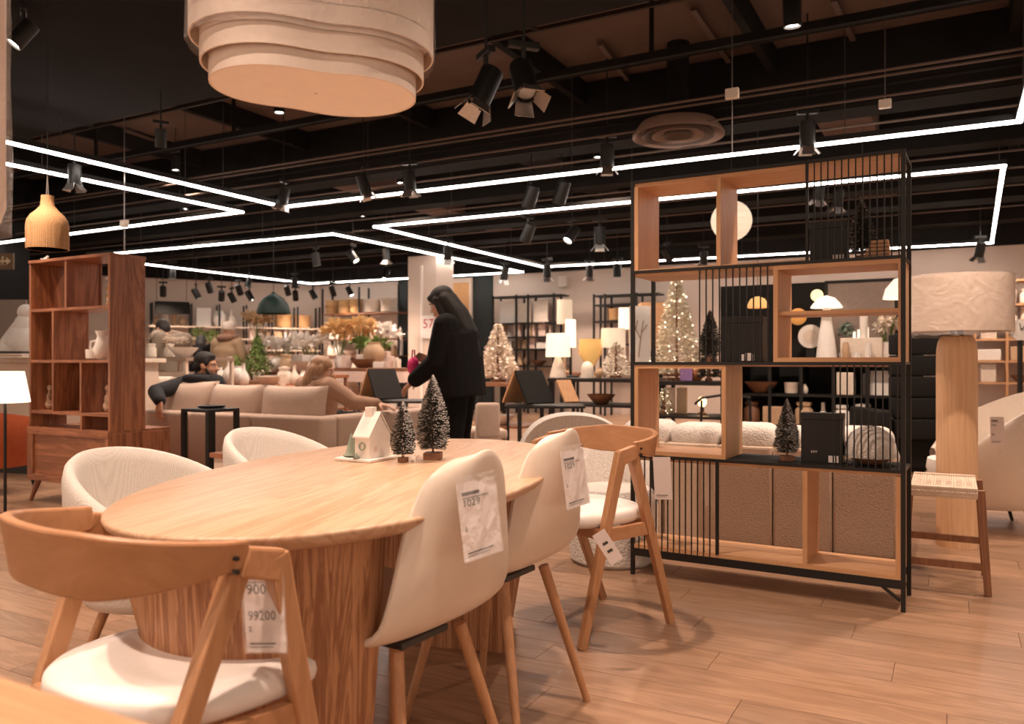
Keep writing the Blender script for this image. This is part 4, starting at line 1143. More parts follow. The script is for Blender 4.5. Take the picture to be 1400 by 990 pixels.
# black side table, dish, low walnut table
q6 = P(285, 5.72, 0)
t = thing('black_side_table', 'square black metal side table in front of the beige sofa back', 'table', (q6.x, q6.y, 0))
SZ2 = ZP(560, 5.75); s_ = .285
MB().b(-s_, 0, 0, s_, SZ2 - .022, SZ2).build('tabletop', BLACK, t, bevel=.002)
for x in (-s_ + .016, -.016):
    for y in (.016, s_ - .016): MB().bar((x, y, SZ2 - .02), (x, y, 0), .032).build('leg', BLACK, t)
small('dish', 'shallow black dish on the black side table', 'dish', lm([(.04,0),(.09,.006),(.10,.02),(.095,.02),(.08,.01),(.001,.008)], BLACK), (q6.x - .14, q6.y + .15, SZ2))
q7 = P(286, 5.05, 0)
t = thing('low_walnut_table', 'low walnut topped table with pale sides behind the second tub chair', 'table', (q7.x, q7.y, 0))
MB().b(0, .62, 0, .55, .455, .485).build('tabletop', WALH, t, bevel=.003); MB().b(.02, .60, .02, .53, .0, .455).build('body', LINENS, t)

# ================================================================ sample stands, grey chair
def sample_stand(label, px, py, d, oak):
    b = W(px, py, d); zt = b.z
    t = thing('sample_stand', label, 'display stand', (b.x, b.y, 0), TH)
    g = Vector((math.cos(R(36)), math.sin(R(36)), 0)); o = Vector((math.sin(R(36)), -math.cos(R(36)), 0))
    for nm, s_, m_ in (('front_board', 1, BLACKM), ('rear_board', -1, OAKB)):
        dn = (o * s_ * math.sin(R(33)) - Vector((0,0,1)) * math.cos(R(33))); n = g.cross(dn).normalized() * .011
        m = MB(); c = [Vector((0,0,zt)) + g*a_ + dn*k for a_, k in ((-.16,0), (.16,0), (.16,.36), (-.16,.36))]
        m.add([p - n for p in c] + [p + n for p in c], [(0,3,2,1),(4,5,6,7),(0,1,5,4),(1,2,6,5),(2,3,7,6),(3,0,4,7)]); m.build(nm, m_, t, bevel=.002)
    if oak:
        q_ = Vector((.33, -.02, zt - .09)); dn = (o * math.sin(R(33)) - Vector((0,0,1)) * math.cos(R(33))); n = g.cross(dn).normalized() * .010
        m = MB(); c = [q_ + g*a_ + dn*k for a_, k in ((-.085,0), (.085,0), (.085,.24), (-.085,.24))]
        m.add([p - n for p in c] + [p + n for p in c], [(0,3,2,1),(4,5,6,7),(0,1,5,4),(1,2,6,5),(2,3,7,6),(3,0,4,7)]); m.build('oak_board', OAKB, t, bevel=.002)
    zz = zt - .322
    MB().b(-.22, .52, -.26, .26, zz - .022, zz).build('stand_top', BLACK, t)
    for x in (-.19, .49):
        for y in (-.23, .23): MB().bar((x, y, zz - .02), (x, y, 0), .025).build('leg', BLACK, t)
sample_stand('black sloping sample board on a black stand left of the pillar', 521, 505, 8.5, False)
sample_stand('black sloping sample board with a small oak board, beyond the white armchair', 722, 507, 7.7, True)
q8 = P(666, 6.9, 0)
t = thing('beige_dining_chair', 'beige upholstered dining chair behind the standing woman', 'chair', (q8.x, q8.y, 0), TH + R(15))
m = MB(); m.b(-.10, .11, -.04, .04, .40, ZP(551, 6.85)); m.build('backrest', SOFA2, t, bevel=.03, seg=3)
MB().b(-.2, .2, .05, .48, .38, .47).build('seat', SOFA2, t, bevel=.03, seg=3)
MB().b(-.10, .11, -.03, .06, .36, .44).build('back_support', SOFA2, t)
for sx in (-.17,.17):
    for y in (.08,.44): MB().cyl((sx, y, .39), (sx, y, 0), .015, n=8).build('leg', BLACK, t)

# ================================================================ goods: racks, tables and what stands on them
BK = [lm([(.06,0),(.085,.01),(.09,.12),(.095,.13),(.095,.15),(.088,.15),(.082,.02),(.001,.015)], m, 20) for m in (BASKET, CREAM)]
def rbox(w, d, h, m): return MB().b(-w/2, w/2, -d/2, d/2, 0, h).mesh('box', m, bevel=.006)
BXS = [rbox(.16,.14,.12,WH2), rbox(.12,.12,.16,CREAM), rbox(.20,.14,.10,WH2), rbox(.10,.10,.20,PINK), rbox(.14,.14,.14,TAN)]
BKS = [rbox(.025,.14,.20,m) for m in (WH2, CREAM, TAN, DARKG, PINK)]
CND = [MB().cyl((0,0,0), (0,0,h), r, n=14).mesh('candle', m, smooth=True) for h, r, m in ((.10,.035,WH2),(.16,.035,CREAM),(.07,.04,WH2),(.22,.03,WH2))]
JAR = [lm([(.045,0),(.055,.01),(.055,.10),(.04,.12),(.04,.13),(.048,.13),(.048,.15),(.001,.155)], m) for m in (WH2, CREAM, TAN, BRN)]
BOW = [lm([(.03,0),(.04,.005),(.08,.05),(.085,.06),(.08,.06),(.035,.012),(.001,.01)], m) for m in (WH2, CREAM, BRN)]
BAS2 = lm([(.07,0),(.09,.01),(.095,.10),(.105,.105),(.105,.12),(.098,.12),(.098,.125),(.10,.19),(.092,.19),(.09,.13),(.08,.02),(.001,.02)], BASKET, 22)
FRM = MB(); FRM.b(-.09,.09,0,.02,0,.24)
FRAME = [FRM.mesh('framed_print', m, bevel=.003) for m in (CREAM, LINENS, WH2)]
KINDS_ = {'vase': MV, 'basket': BK, 'box': BXS, 'book': BKS, 'candle': CND, 'jar': JAR, 'bowl': BOW, 'framed_print': FRAME}
HT = {'vase': .24, 'basket': .15, 'box': .15, 'book': .2, 'candle': .15, 'jar': .155, 'bowl': .06, 'framed_print': .24}
WD = {'vase': .13, 'basket': .20, 'box': .17, 'book': .045, 'candle': .085, 'jar': .12, 'bowl': .19, 'framed_print': .2}
def row(a, b_, z, kinds, hmax, label, group, fill=.92, dep=0, scx=1.0, only=None):
    """stand goods along the segment a-b at height z, each one an object of its own"""
    a = Vector((a[0], a[1], 0)); b_ = Vector((b_[0], b_[1], 0)); L = (b_ - a).length; u = (b_ - a) / L; nrm = Vector((-u.y, u.x, 0))
    s = .0; k = 0; cnt = 0; rz = math.atan2(u.y, u.x)
    while True:
        kd = random.choice(kinds); sc = min(hmax / HT[kd] * random.uniform(.78, .97), 1.9 * scx)
        w = WD[kd] * sc
        if s + w > L: break
        if random.random() < fill:
            me = random.choice(KINDS_[kd]) if only is None else KINDS_[kd][random.choice(only) % len(KINDS_[kd])]
            p = a + u * (s + w/2) + nrm * (dep + random.uniform(-.02, .02)); p.z = z
            o_ = ORD[cnt]; cnt += 1
            lb = label + ', ' + o_ + ' from left'
            if len(lb.split()) > 15: lb = lb.replace(' the ', ' ')
            if len(lb.split()) > 15: lb = lb.replace(' from left', '')
            small(kd, lb, kd.replace('_', ' ').split()[0] if kd != 'framed_print' else 'picture', me, p, rz + (0 if kd in ('book', 'framed_print', 'box') else random.random()), sc, group)
        s += w * 1.06 + .01; k += 1
        if k > 40: break
def along(px0, px1, A, u):
    """the two points where columns px0, px1 meet the vertical plane through A along u"""
    out = []
    n = Vector((-u.y, u.x, 0))
    for px in (px0, px1):
        r = Vector((CT*(px-CX)/FPX - ST, ST*(px-CX)/FPX + CT, 0)); k = n.dot(A) / n.dot(r); out.append(Vector((r.x*k, r.y*k, 0)))
    return out
def rack(label, px0, px1, posts, pys, A, u, depth=.35, ztop=None, mat=BLACK, boardm=None, zlow=.1):
    a, b_ = along(px0, px1, A, u); L = (b_ - a).length; rz = math.atan2(u.y, u.x)
    dmid = -ST*(a.x+b_.x)/2 + CT*(a.y+b_.y)/2
    zs = [ZP(y, dmid) for y in pys]
    t = thing('goods_rack', label, 'shelf', a, rz)
    zt = ztop or max(zs) + .02
    for px in posts:
        p = along(px, px, A, u)[0]; x = (p - a).dot(u)
        for y in (0, depth): MB().b(x - .018, x + .018, y - .018, y + .018, 0, zt).build('post', mat, t)
    for z in zs: MB().b(0, L, -.02, depth + .02, z - .03, z).build('shelf_board', boardm or mat, t)
    return a, b_, zs
BA = Vector((0, BACK_Y - .55, 0)); UX = Vector((1, 0, 0))
# back wall left of the pillar
a, b_, zs = rack('black wall rack of baskets and boxes left of the pillar', 440, 546, (441, 491, 545), (428, 463, 486, 508), BA, UX, ztop=2.78, boardm=DKWOOD)
c_ = along(490, 490, BA, UX)[0]
for k, px in enumerate((448, 466, 481)):
    p = along(px, px, BA, UX)[0]; p.z = zs[0]; p.y += .16
    small('lidded_basket', ('left round lidded wicker basket on the top shelf left of the pillar', 'middle round lidded wicker basket on the top shelf left of the pillar', 'right round lidded wicker basket on the top shelf left of the pillar')[k], 'basket', BAS2, p, k, (1.55, 1.55, 1.75))
row(c_ + Vector((.08,0,0)), b_ - Vector((.05,0,0)), zs[0], ['basket'], .36, 'white round box on the top shelf beside the pillar', 'white round boxes beside the pillar', 1, .16, 1.2, only=[1])
row(a + Vector((.06,0,0)), c_, zs[1], ['book', 'framed_print'], .45, 'pale book or print on the second shelf left of the pillar', 'books and prints on the second shelf', .9, .16)
row(c_ + Vector((.6,0,0)), b_, zs[1], ['box', 'candle'], .2, 'small pale box or candle on the second shelf beside the pillar', 'small goods on the second shelf', 1, .16)
row(a + Vector((.06,0,0)), b_, zs[2], ['vase', 'jar', 'bowl', 'candle'], .3, 'pale jar or vase on the third shelf left of the pillar', 'pottery on the third shelf', .9, .16)
row(a + Vector((.06,0,0)), b_, zs[3], ['box', 'jar', 'book'], .3, 'pale goods on the lowest visible shelf left of the pillar', 'goods on the lowest shelf', .9, .16)
# angled wall
AA = q1 - LWN * .5
a, b_, zs = rack('long black wall rack of vases and wicker along the angled far wall', 204, 438, (208, 262, 300, 337, 372, 407, 437), (447, 463, 478, 500), AA, LWD, ztop=ZP(417, 18.6), boardm=LINENS)
aa = along(262, 338, AA, LWD)
row(aa[0] + LWD*.1, aa[1], zs[0], ['vase', 'framed_print', 'vase'], .50, 'tall pale vase or board on the upper shelf of the angled rack', 'tall goods on the angled rack', 1, .16, 1.5)
aa = along(210, 258, AA, LWD)
row(aa[0], aa[1], zs[0], ['vase', 'jar'], .30, 'amber or cream vase on the upper shelf under the dark panel', 'vases under the dark panel', 1, .16, only=[2, 5, 8])
aa = along(374, 436, AA, LWD)
row(aa[0] + LWD*.05, aa[1], zs[0], ['basket'], .34, 'big wicker basket on the upper shelf behind the green lamp', 'wicker baskets behind the green lamp', 1, .16, 1.2, only=[0, 0, 1])
aa = along(340, 436, AA, LWD)
row(aa[0], aa[1], zs[1], ['candle', 'jar', 'box'], .22, 'small white box or candle on the second shelf of the angled rack', 'small white goods on the angled rack', 1, .14)
row(aa[0], aa[1], zs[2], ['candle', 'bowl', 'jar', 'box'], .2, 'small white jar or bowl on the third shelf of the angled rack', 'small white jars on the angled rack', 1, .14)
aa = along(206, 436, AA, LWD)
row(aa[0], aa[1], zs[3], ['vase', 'jar', 'box', 'bowl'], .32, 'pale pottery on the lower shelf of the angled rack', 'pottery on the lower shelf of the angled rack', .9, .14, 1.2)
t = thing('blank_sign', 'black blank panel hung above the upper shelf at the left of the angled rack', 'panel', W(235, 421, 17.6), math.atan2(LWD.y, LWD.x))
MB().b(-.34, .36, 0, .04, -.13, .14).build('board', BLACKM, t)
for x in (-.3, .3): MB().cyl((x, .02, .16), (x, .02, 1.0), .006, n=5).build('wire', BLACK, t)
# right of the pillar
a, b_, zs = rack('black wall rack of white vases and boxes right of the standing woman', 671, 768, (674, 706, 722, 757), (404, 441, 460, 477, 500), BA, UX)
row(a + Vector((.1,0,0)), b_ - Vector((.2,0,0)), zs[1], ['framed_print', 'vase'], .50, 'pale vase or print on the top shelf of the rack by the white wall', 'vases on the rack by the white wall', 1, .16, 1.3)
row(a + Vector((.1,0,0)), b_ - Vector((.2,0,0)), zs[2], ['box', 'book', 'candle'], .27, 'white box or book on the second shelf of the rack by the white wall', 'boxes on the rack by the white wall', 1, .14)
row(a + Vector((.1,0,0)), b_ - Vector((.2,0,0)), zs[3], ['box', 'candle', 'jar'], .22, 'white candle or box on the third shelf of the rack by the white wall', 'candles on the rack by the white wall', 1, .14)
row(a + Vector((.1,0,0)), b_ - Vector((.2,0,0)), zs[4], ['jar', 'vase', 'bowl', 'box'], .3, 'pale pottery on the lowest shelf of the rack by the white wall', 'pottery on the rack by the white wall', 1, .14)
a, b_, zs = rack('open black rack on the white wall left of the tall metal rack', 811, 900, (812, 827, 870), (402, 415, 438, 470), BA, UX)
row(a + Vector((.25,0,0)), b_, zs[2], ['basket', 'bowl'], .28, 'flat cream basket on the open black rack', 'baskets on the open black rack', 1, .16)
row(a + Vector((.25,0,0)), b_, zs[3], ['vase', 'basket'], .35, 'pale vase on the lower shelf of the open black rack', 'vases on the open black rack', 1, .16)
small('alarm_box', 'small pale alarm box with a brown cap on the white wall', 'box', MB().b(-.09,.09,-.06,.06,-.10,.12).mesh('alarm_box', CREAM, bevel=.01), W(770, 386, DY(770, BACK_Y - .07)))
# wooden rack at the right edge
BR = Vector((0, BACK_Y - .6, 0))
a, b_, zs = rack('oak wall rack of boxes and jars at the right edge', 1318, 1460, (1333, 1377, 1450), (382, 415, 440, 463, 493, 523), BR, UX, mat=OAKB, boardm=OAKH)
MB_ = along(1379, 1455, BR, UX); M0 = along(1336, 1374, BR, UX)
for k, kinds in ((1, ['vase', 'jar']), (2, ['candle', 'jar']), (3, ['jar', 'vase']), (4, ['box', 'book']), (5, ['bowl', 'box'])):
    row(MB_[0], MB_[1], zs[k], kinds, .26, 'pale pottery in the oak rack right column, shelf %s down' % ('two', 'three', 'four', 'five', 'six')[k-1], 'right column of the oak rack', 1, .14)
    if k > 2: row(M0[0], M0[1], zs[k], ['box'], .30, 'cream gift box in the oak rack left column, shelf %s down' % ('two', 'three', 'four', 'five', 'six')[k-1], 'gift boxes in the oak rack', 1, .14, only=[0, 1, 2])
t = thing('round_clock', 'round white clock in front of the oak rack at the right edge', 'clock', W(1396, 451, 9.5), TH)
MB().cyl((0,0,0), (0,.04,0), .125, n=32).build('dial', WH2, t, smooth=True)
MB().bar((0,-.004,0), (.05,-.004,.05), .006).build('hand', BLACK, t); MB().bar((0,-.004,0), (-.02,-.004,.08), .006).build('hand', BLACK, t)
MB().b(-.02,.02,.0,.04,-1.5,-.12).build('stand', BLACK, t)
# ================================================================ display tables in the middle of the shop
def table(name, label, px, d, z, wx, wy, rz=0, top=DKWOOD, leg=BLACK, front=None, shelf=None, thick=.04):
    p = P(px, d, 0)
    t = thing(name, label, 'table', p, rz)
    MB().b(0, wx, 0, wy, z - thick, z).build('tabletop', top, t, bevel=.003)
    for x in (.03, wx - .03):
        for y in (.03, wy - .03): MB().bar((x, y, z - thick), (x, y, 0), .035).build('leg', leg, t)
    if front: MB().b(.005, wx - .005, .005, wy - .005, z - thick - front[0], z - thick).build('drawer_box', front[1], t)
    if shelf: MB().b(.02, wx - .02, .02, wy - .02, shelf - .025, shelf).build('lower_shelf', top, t)
    return p
def leaf_ball(mb, c, r, n, w=.02, up=.3, flat=1.0):
    for i in range(n):
        d = Vector((random.gauss(0,1), random.gauss(0,1), random.gauss(0,1)*flat + up)).normalized()
        rr = r * random.uniform(.55, 1.0); p = Vector(c) + d * rr; q = d.orthogonal().normalized(); q.rotate(Matrix.Rotation(random.random()*6, 3, d)); e = (d*.4 + q.cross(d)).normalized()
        mb.add([p - e*w*1.4, p + q*w*.5, p + e*w*1.4, p - q*w*.5], [(0,1,2,3)])
# table A with bottles and plants behind the man
pA = table('wooden_display_table', 'long wooden display table with white bottles behind the seated man', 296, 9.7, ZP(527, 9.7), 1.15, .7, 0, top=WALH, leg=DKWOOD, front=(.12, DKWOOD))
zA = ZP(527, 9.7)
def on(p, dx, dy, z): return Vector((p.x + dx, p.y + dy, z))
for k, (px, me, sc) in enumerate(((301, MV[0], 1.15), (314, MV[9], 1.45), (326, MV[3], 1.3), (333, MV[9], 1.1))):
    small('bottle_vase', ('short white bottle vase at the left end of the wooden display table', 'tall white bottle vase second on the wooden display table', 'round white vase third on the wooden display table', 'small white bottle vase fourth on the wooden display table')[k], 'vase', me, P(px, 9.85 - .05*k, zA), k, sc)
row(on(pA, .48, .2, 0), on(pA, 1.13, .2, 0), zA, ['bowl', 'book', 'jar', 'box'], .16, 'small pale or brown object on the wooden display table', 'small goods on the wooden display table', .9)
row(on(pA, .5, .5, 0), on(pA, 1.13, .5, 0), zA, ['vase', 'jar', 'vase'], .26, 'pale vase at the back of the wooden display table', 'vases on the wooden display table', .9)
def potted(name, label, cat, p, h, mat, r=.12, pot=WH2, conic=True, n=420, w=.022):
    t = thing(name, label, cat, p)
    MB().lathe([(.05,0),(.065,.01),(.075,.10),(.07,.10),(.001,.09)], 16).build('pot', pot, t, smooth=True)
    MB().cyl((0,0,.09), (0,0,h*.9), .008, .004, 6).build('stem', DKWOOD, t)
    m = MB()
    if conic:
        for i in range(12):
            f = i / 11; leaf_ball(m, (0, 0, .16 + (h - .18) * f), r * (1 - f*.88), int(n/12 * (1.6 - 1.2*f)) + 6, w, -.1, .35)
    else: leaf_ball(m, (0, 0, h - r), r, n, w)
    tag(m.build('foliage', mat, t), kind='stuff')
potted('small_fir', 'bushy green little fir in a pot on the display behind the seated man', 'plant', P(352, 11.35, .80), .62, GREEN, .24, n=900)
potted('leafy_plant', 'pale green leafy pot plant behind the seated man', 'plant', P(322, 11.25, .80), .34, GREENL, .10, conic=False, n=160)
potted('leafy_plant', 'light green plant above the white pots near the far angled rack, left one', 'plant', P(272, 14.5, 1.25), .45, GREENL, .18, conic=False, n=200)
potted('leafy_plant', 'light green plant above the white pots near the far angled rack, right one', 'plant', P(291, 14.3, 1.2), .45, GREENL, .16, conic=False, n=200)
table('plant_table', 'dark display table carrying the potted firs', 300, 10.95, .80, 1.1, .75)
pB0 = table('back_plant_table', 'pale far table of pots and plants before the angled rack', 255, 14.4, 1.2, 1.6, .8, front=(.3, LINENS))
row(on(pB0, 0, .15, 0), on(pB0, 1.5, .15, 0), 1.2, ['vase', 'bowl', 'jar'], .3, 'white pot on the far plant table', 'white pots on the far plant table', .9, 0, 1.3)
# pampas and flowers
PAMP = plain('pampas', (.60,.40,.22), .9, var=.2)
def bouquet(name, label, p, h, r, mat, n=220, w=.035, vase=None, stems=14):
    t = thing(name, label, 'plant', p)
    MB().lathe([(.05,0),(.07,.02),(.08,.10),(.06,.18),(.065,.20),(.055,.20),(.001,.17)], 16).build('vase', vase or WH2, t, smooth=True)
    st = MB(); m = MB()
    for k in range(stems):
        a = random.random()*6.28; rr = r * math.sqrt(random.random())
        tip = Vector((rr*math.cos(a), rr*math.sin(a), h * random.uniform(.78, 1.0)))
        st.tube([(0,0,.15), tip*.5 + Vector((0,0,.05)), tip], .004, 5)
        for i in range(int(n/stems)):
            d = Vector((random.gauss(0,1), random.gauss(0,1), random.gauss(0,.7)+.4)).normalized(); q = d.orthogonal().normalized()
            b_ = tip + d*w*.3; m.add([b_, b_ + d*w*1.1 + q*w*.45, b_ + d*w*2.3, b_ + d*w*1.1 - q*w*.45], [(0,1,2,3)])
    tag(st.build('stems', GREEN, t, smooth=True), kind='stuff'); tag(m.build('petals', mat, t), kind='stuff')
bouquet('gold_flower_bouquet', 'big bunch of golden leaf flowers above the seated woman, left of two', P(464, 12.05, .95), .66, .20, GOLD, 380, .055)
bouquet('gold_flower_bouquet', 'big bunch of golden leaf flowers above the seated woman, right of two', P(499, 12.05, .95), .70, .20, GOLD, 380, .055)
bouquet('white_flower_bouquet', 'spray of white dried flowers by the rack left of the pillar', P(522, 12.55, .95), .66, .25, WH2, 300, .05)
bouquet('pampas_bunch', 'bunch of tan pampas grass behind the green lamp', P(352, 14.75, 1.2), .72, .22, PAMP, 300, .05)
bouquet('white_blossom_bunch', 'bunch of white blossom on the far display left of the seated woman', P(424, 12.1, ZP(508, 11.6)), .50, .26, WH2, 320, .05)
bouquet('white_blossom_bunch', 'low bunch of white blossom behind the little fir', P(385, 11.9, ZP(508, 11.6)), .46, .26, WH2, 320, .05)
bouquet('dark_foliage_bunch', 'dark green foliage in a vase between the gold flowers and the pillar', P(507, 12.95, .95), .45, .25, GREEN, 320, .05)
table('flower_display_table', 'dark display table of flower vases above the seated woman', 455, 11.75, .95, .95, 1.3)
pB = table('cream_display_table', 'cream display table of ceramics behind the sofa', 362, 11.6, ZP(508, 11.6), .95, .9, front=(.25, LINENS))
zB = ZP(508, 11.6)
row(on(pB, 0, .15, 0), on(pB, .9, .15, 0), zB, ['vase', 'jar', 'bowl'], .3, 'cream ceramic on the cream display table', 'ceramics on the cream display table', 1, 0, 1.3, only=[0, 1, 3, 4, 6])
row(on(pB, 0, .55, 0), on(pB, .9, .55, 0), zB, ['vase', 'box'], .36, 'cream vase at the back of the cream display table', 'vases on the cream display table', 1, 0, 1.4, only=[0, 1, 3])
# table C
pC = table('drawer_table', 'display table with a pale pink front left of the pillar', 454, 10.6, ZP(503, 10.6), 1.15, .7, 0, top=DKWOOD, front=(.14, PINK), shelf=.45)
zC = ZP(503, 10.6)
row(on(pC, .03, .12, 0), on(pC, 1.1, .12, 0), zC, ['box', 'book', 'bowl'], .14, 'pale box on the table with the pink front', 'boxes on the pink fronted table', .9)
row(on(pC, .05, .2, 0), on(pC, 1.1, .2, 0), .45, ['candle', 'jar', 'box'], .26, 'white candle or jar on the lower shelf of the pink fronted table', 'goods on the lower shelf of the pink fronted table', 1)
small('amber_urn', 'amber urn vase standing on the pink fronted table', 'vase', MV[5], P(511, 10.7, zC), 0, 1.9)
small('gift_box', 'large pale gift box on the pink fronted table', 'box', BXS[0], P(503, 10.95, zC), 0, 1.5)
small('gift_box', 'pale pink gift box at the right end of the pink fronted table', 'box', BXS[3], P(527, 10.9, zC), .2, 1.1)
for k in range(2):
    q = P(432 + 24*k, 9.75, 0)
    t = thing('small_wood_stool', ('small wooden stool behind the sofa, left one', 'small wooden stool behind the sofa, right one')[k], 'stool', (q.x, q.y, 0))
    MB().b(-.13, .13, -.13, .13, .86, .90).build('seat', WALH, t, bevel=.004)
    for x in (-.1,.1):
        for y in (-.1,.1): MB().bar((x, y, .86), (x*1.1, y*1.1, 0), .028).build('leg', DKWOOD, t)
# green dome pendant and small shelf
p = W(374, 429, 11.5)
t = thing('green_dome_pendant', 'dark green dome pendant lamp over the far display', 'pendant lamp', p)
MB().lathe([(.235,0),(.232,.04),(.20,.14),(.14,.22),(.06,.27),(.03,.29),(.02,.31),(.018,.31),(.025,.285),(.13,.21),(.19,.13),(.225,.0)], 30).build('shade', plain('green_enamel', (.006,.028,.020), .45), t, smooth=True)
MB().cyl((0,0,.31), (0,0,CEIL_Z - p.z), .004, n=5).build('cord', BLACK, t)
# left counter behind the bookcase with white goods
pL = table('linen_shelf_table', 'grey display table with folded linens left of the seated man', 176, 9.3, ZP(489, 9.3), .95, .7, shelf=.78, top=plain('taupe_board', (.28,.20,.15), .6), leg=LINENS)
row(on(pL, .05, .2, 0), on(pL, .9, .2, 0), ZP(489, 9.3), ['jar', 'bowl', 'jar'], .20, 'white pot on the grey display table behind the bookcase', 'white pots on the grey display table', .7, 0, 1.0)
row(on(pL, .05, .2, 0), on(pL, .9, .2, 0), .78, ['bowl', 'jar', 'box'], .2, 'pale bowl on the lower shelf of the grey display table', 'bowls on the grey display table', .9, 0, 1.4)
t = thing('rolled_throw', 'rolled cream throw on the bench left of the seated man', 'throw', P(215, 8.4, .72), 0)
MB().tube([(-.3,0,.09), (.25,0,.09)], .09, 16).build('roll', CREAM, t, smooth=True)
table('linen_bench', 'low bench carrying the rolled cream throw', 190, 8.2, .72, .6, .5)

# ================================================================ lamp table right of the standing woman
dD = 9.3; zD = ZP(517, dD)
pD = table('lamp_table', 'long black table of table lamps left of the tall metal rack', 748, dD, zD, 1.2, .7, 0, top=BLACK, shelf=ZP(552, dD))
def tlamp(label, px, pyt, pyb, w, d, base, shade, style='cone', zb=None):
    zb = zD if zb is None else zb
    p = P(px, d, zb); zt, zs_ = ZP(pyt, d) - zb, ZP(pyb, d) - zb; r = w / 2 * d / FPX
    t = thing('table_lamp', label, 'table lamp', p)
    if style == 'cone': pr = [(.10,0),(.10,.015),(.08,.10),(.05,zs_*.8),(.03,zs_)]
    elif style == 'slim': pr = [(.09,0),(.09,.015),(.018,.03),(.016,zs_)]
    else: pr = [(.07,0),(.10,.05),(.11,zs_*.45),(.06,zs_*.85),(.03,zs_)]
    MB().lathe(pr, 18).build('base', base, t, smooth=True)
    m = MB(); m.lathe([(r, zs_ - .01), (r*.94, zt)], 28); m.f = m.f[:28]; m.build('lamp_shade', shade, t, smooth=True, solid=.004)
    MB().cyl((0,0,zs_-.02), (0,0,zs_ + .08), .014, n=8).build('socket', BLACK, t)
SH1 = lampshade('shade_white_warm', (.80,.72,.64), .30); SH2 = lampshade('shade_cream', (.70,.58,.44), .18); SH3 = lampshade('shade_lit', (.85,.78,.70), .5)
tlamp('table lamp with white drum shade on a cone base, left end of the lamp table', 763, 456, 487, 34, 9.7, CREAM, SH1)
tlamp('table lamp with wide linen shade at the right of the lamp table', 838, 449, 474, 34, 9.8, CREAM, SH2, 'slim')
tlamp('tall lit white cylinder lamp behind the white drum shade lamp', 780, 437, 474, 15, 9.85, BLACK, SH3, 'slim')
tlamp('tall pale lamp with cream cylinder shade on the wall side', 772, 410, 442, 22, 11.95, TAN, SH2, 'slim', zb=.9)
tlamp('white cylinder lamp left of the rack post', 854, 421, 449, 17, 11.75, CREAM, SH3, 'slim', zb=.9)
table('back_lamp_table', 'narrow table carrying the tall cylinder lamps', 765, 11.6, .9, 2.4, .6)
t = thing('trophy_lamp', 'golden pleated goblet-shaped lamp in the middle of the lamp table', 'table lamp', P(807, 9.75, zD))
MB().lathe([(.04,0),(.06,.01),(.03,.06),(.03,.10),(.06,.17),(.115,.26),(.13,.36),(.128,.46),(.122,.46),(.001,.40)], 26).build('goblet', lampshade('gold_shade', (.66,.38,.11), .14, (1, .6, .2)), t, smooth=True)
for k in (-1, 1): MB().tube([(.06*k,0,.17), (.15*k,0,.30), (.125*k,0,.42)], .012, 8).build('handle', GOLD, t, smooth=True)
small('arch_ornament', 'pale arch shaped ornament in front of the golden lamp', 'ornament', lm([(.075,0),(.075,.10),(.06,.16),(.03,.185),(.001,.19)], CREAM), P(803, 9.45, zD))
row(on(pD, .55, .12, 0), on(pD, .8, .12, 0), zD, ['bowl', 'vase'], .2, 'brown bowl or vase between the lamps on the lamp table', 'pottery between the lamps', 1, only=[2, 5])
row(on(pD, .1, .2, 0), on(pD, 1.15, .2, 0), ZP(552, dD), ['bowl', 'vase', 'jar', 'basket'], .24, 'pale or brown pottery on the lower shelf of the lamp table', 'pottery under the lamp table', .95)
# white flocked trees
FAIRY = emit('fairy_glow', (1, .80, .55), 2.5)
def flocked(label, p, h, r, mat, n=1500, w=.03, glow=None):
    t = thing('white_fir_tree', label, 'tree', p)
    MB().cyl((0,0,0), (0,0,h*.95), .02, .006, 8).build('trunk', DKWOOD, t)
    MB().cyl((0,0,0), (0,0,.03), r*.35, n=14).build('stand', DKWOOD, t)
    m = MB(); lights = MB()
    for i in range(n):
        f = random.random()**1.25; z = h*(.07 + .93*f); a = random.random()*6.28; rr = r*(1-f)**.85*random.uniform(.45,1) + .012
        c = Vector((rr*math.cos(a), rr*math.sin(a), z)); d = Vector((math.cos(a), math.sin(a), random.uniform(-.5,.6))).normalized(); q = d.orthogonal().normalized(); q.rotate(Matrix.Rotation(random.random()*6, 3, d))
        m.add([c - d*w, c + q*w*.5, c + d*w*1.1, c - q*w*.5], [(0,1,2,3)])
        if glow and random.random() < glow: lights.ell(c + d*w*.9, w*.22, 6)
    tag(m.build('branches', mat, t), kind='stuff')
    if lights.v: tag(lights.build('fairy_lights', FAIRY, t), kind='stuff')
pF = table('white_tree_table', 'dark table of white blossom trees right of the standing woman', 652, 9.0, ZP(523, 9.0), .55, .6, 0, shelf=.35)
flocked('white blossom tree beside the standing woman', P(681, 9.25, ZP(523, 9.0)), ZP(444, 9.25) - ZP(523, 9.0), .25, plain('blossom_white', (.78,.68,.58), .8, var=.15), 1700, .03)
row(on(pF, .03, .15, 0), on(pF, .5, .15, 0), .35, ['jar', 'box', 'bowl'], .22, 'pale box under the white tree table', 'boxes under the white tree table', 1)
flocked('smaller white flocked tree behind the linen lamp on the lamp table', P(842, 9.5, zD), .42, .20, plain('flock_white', (.80,.72,.62), .8), 700, .022)
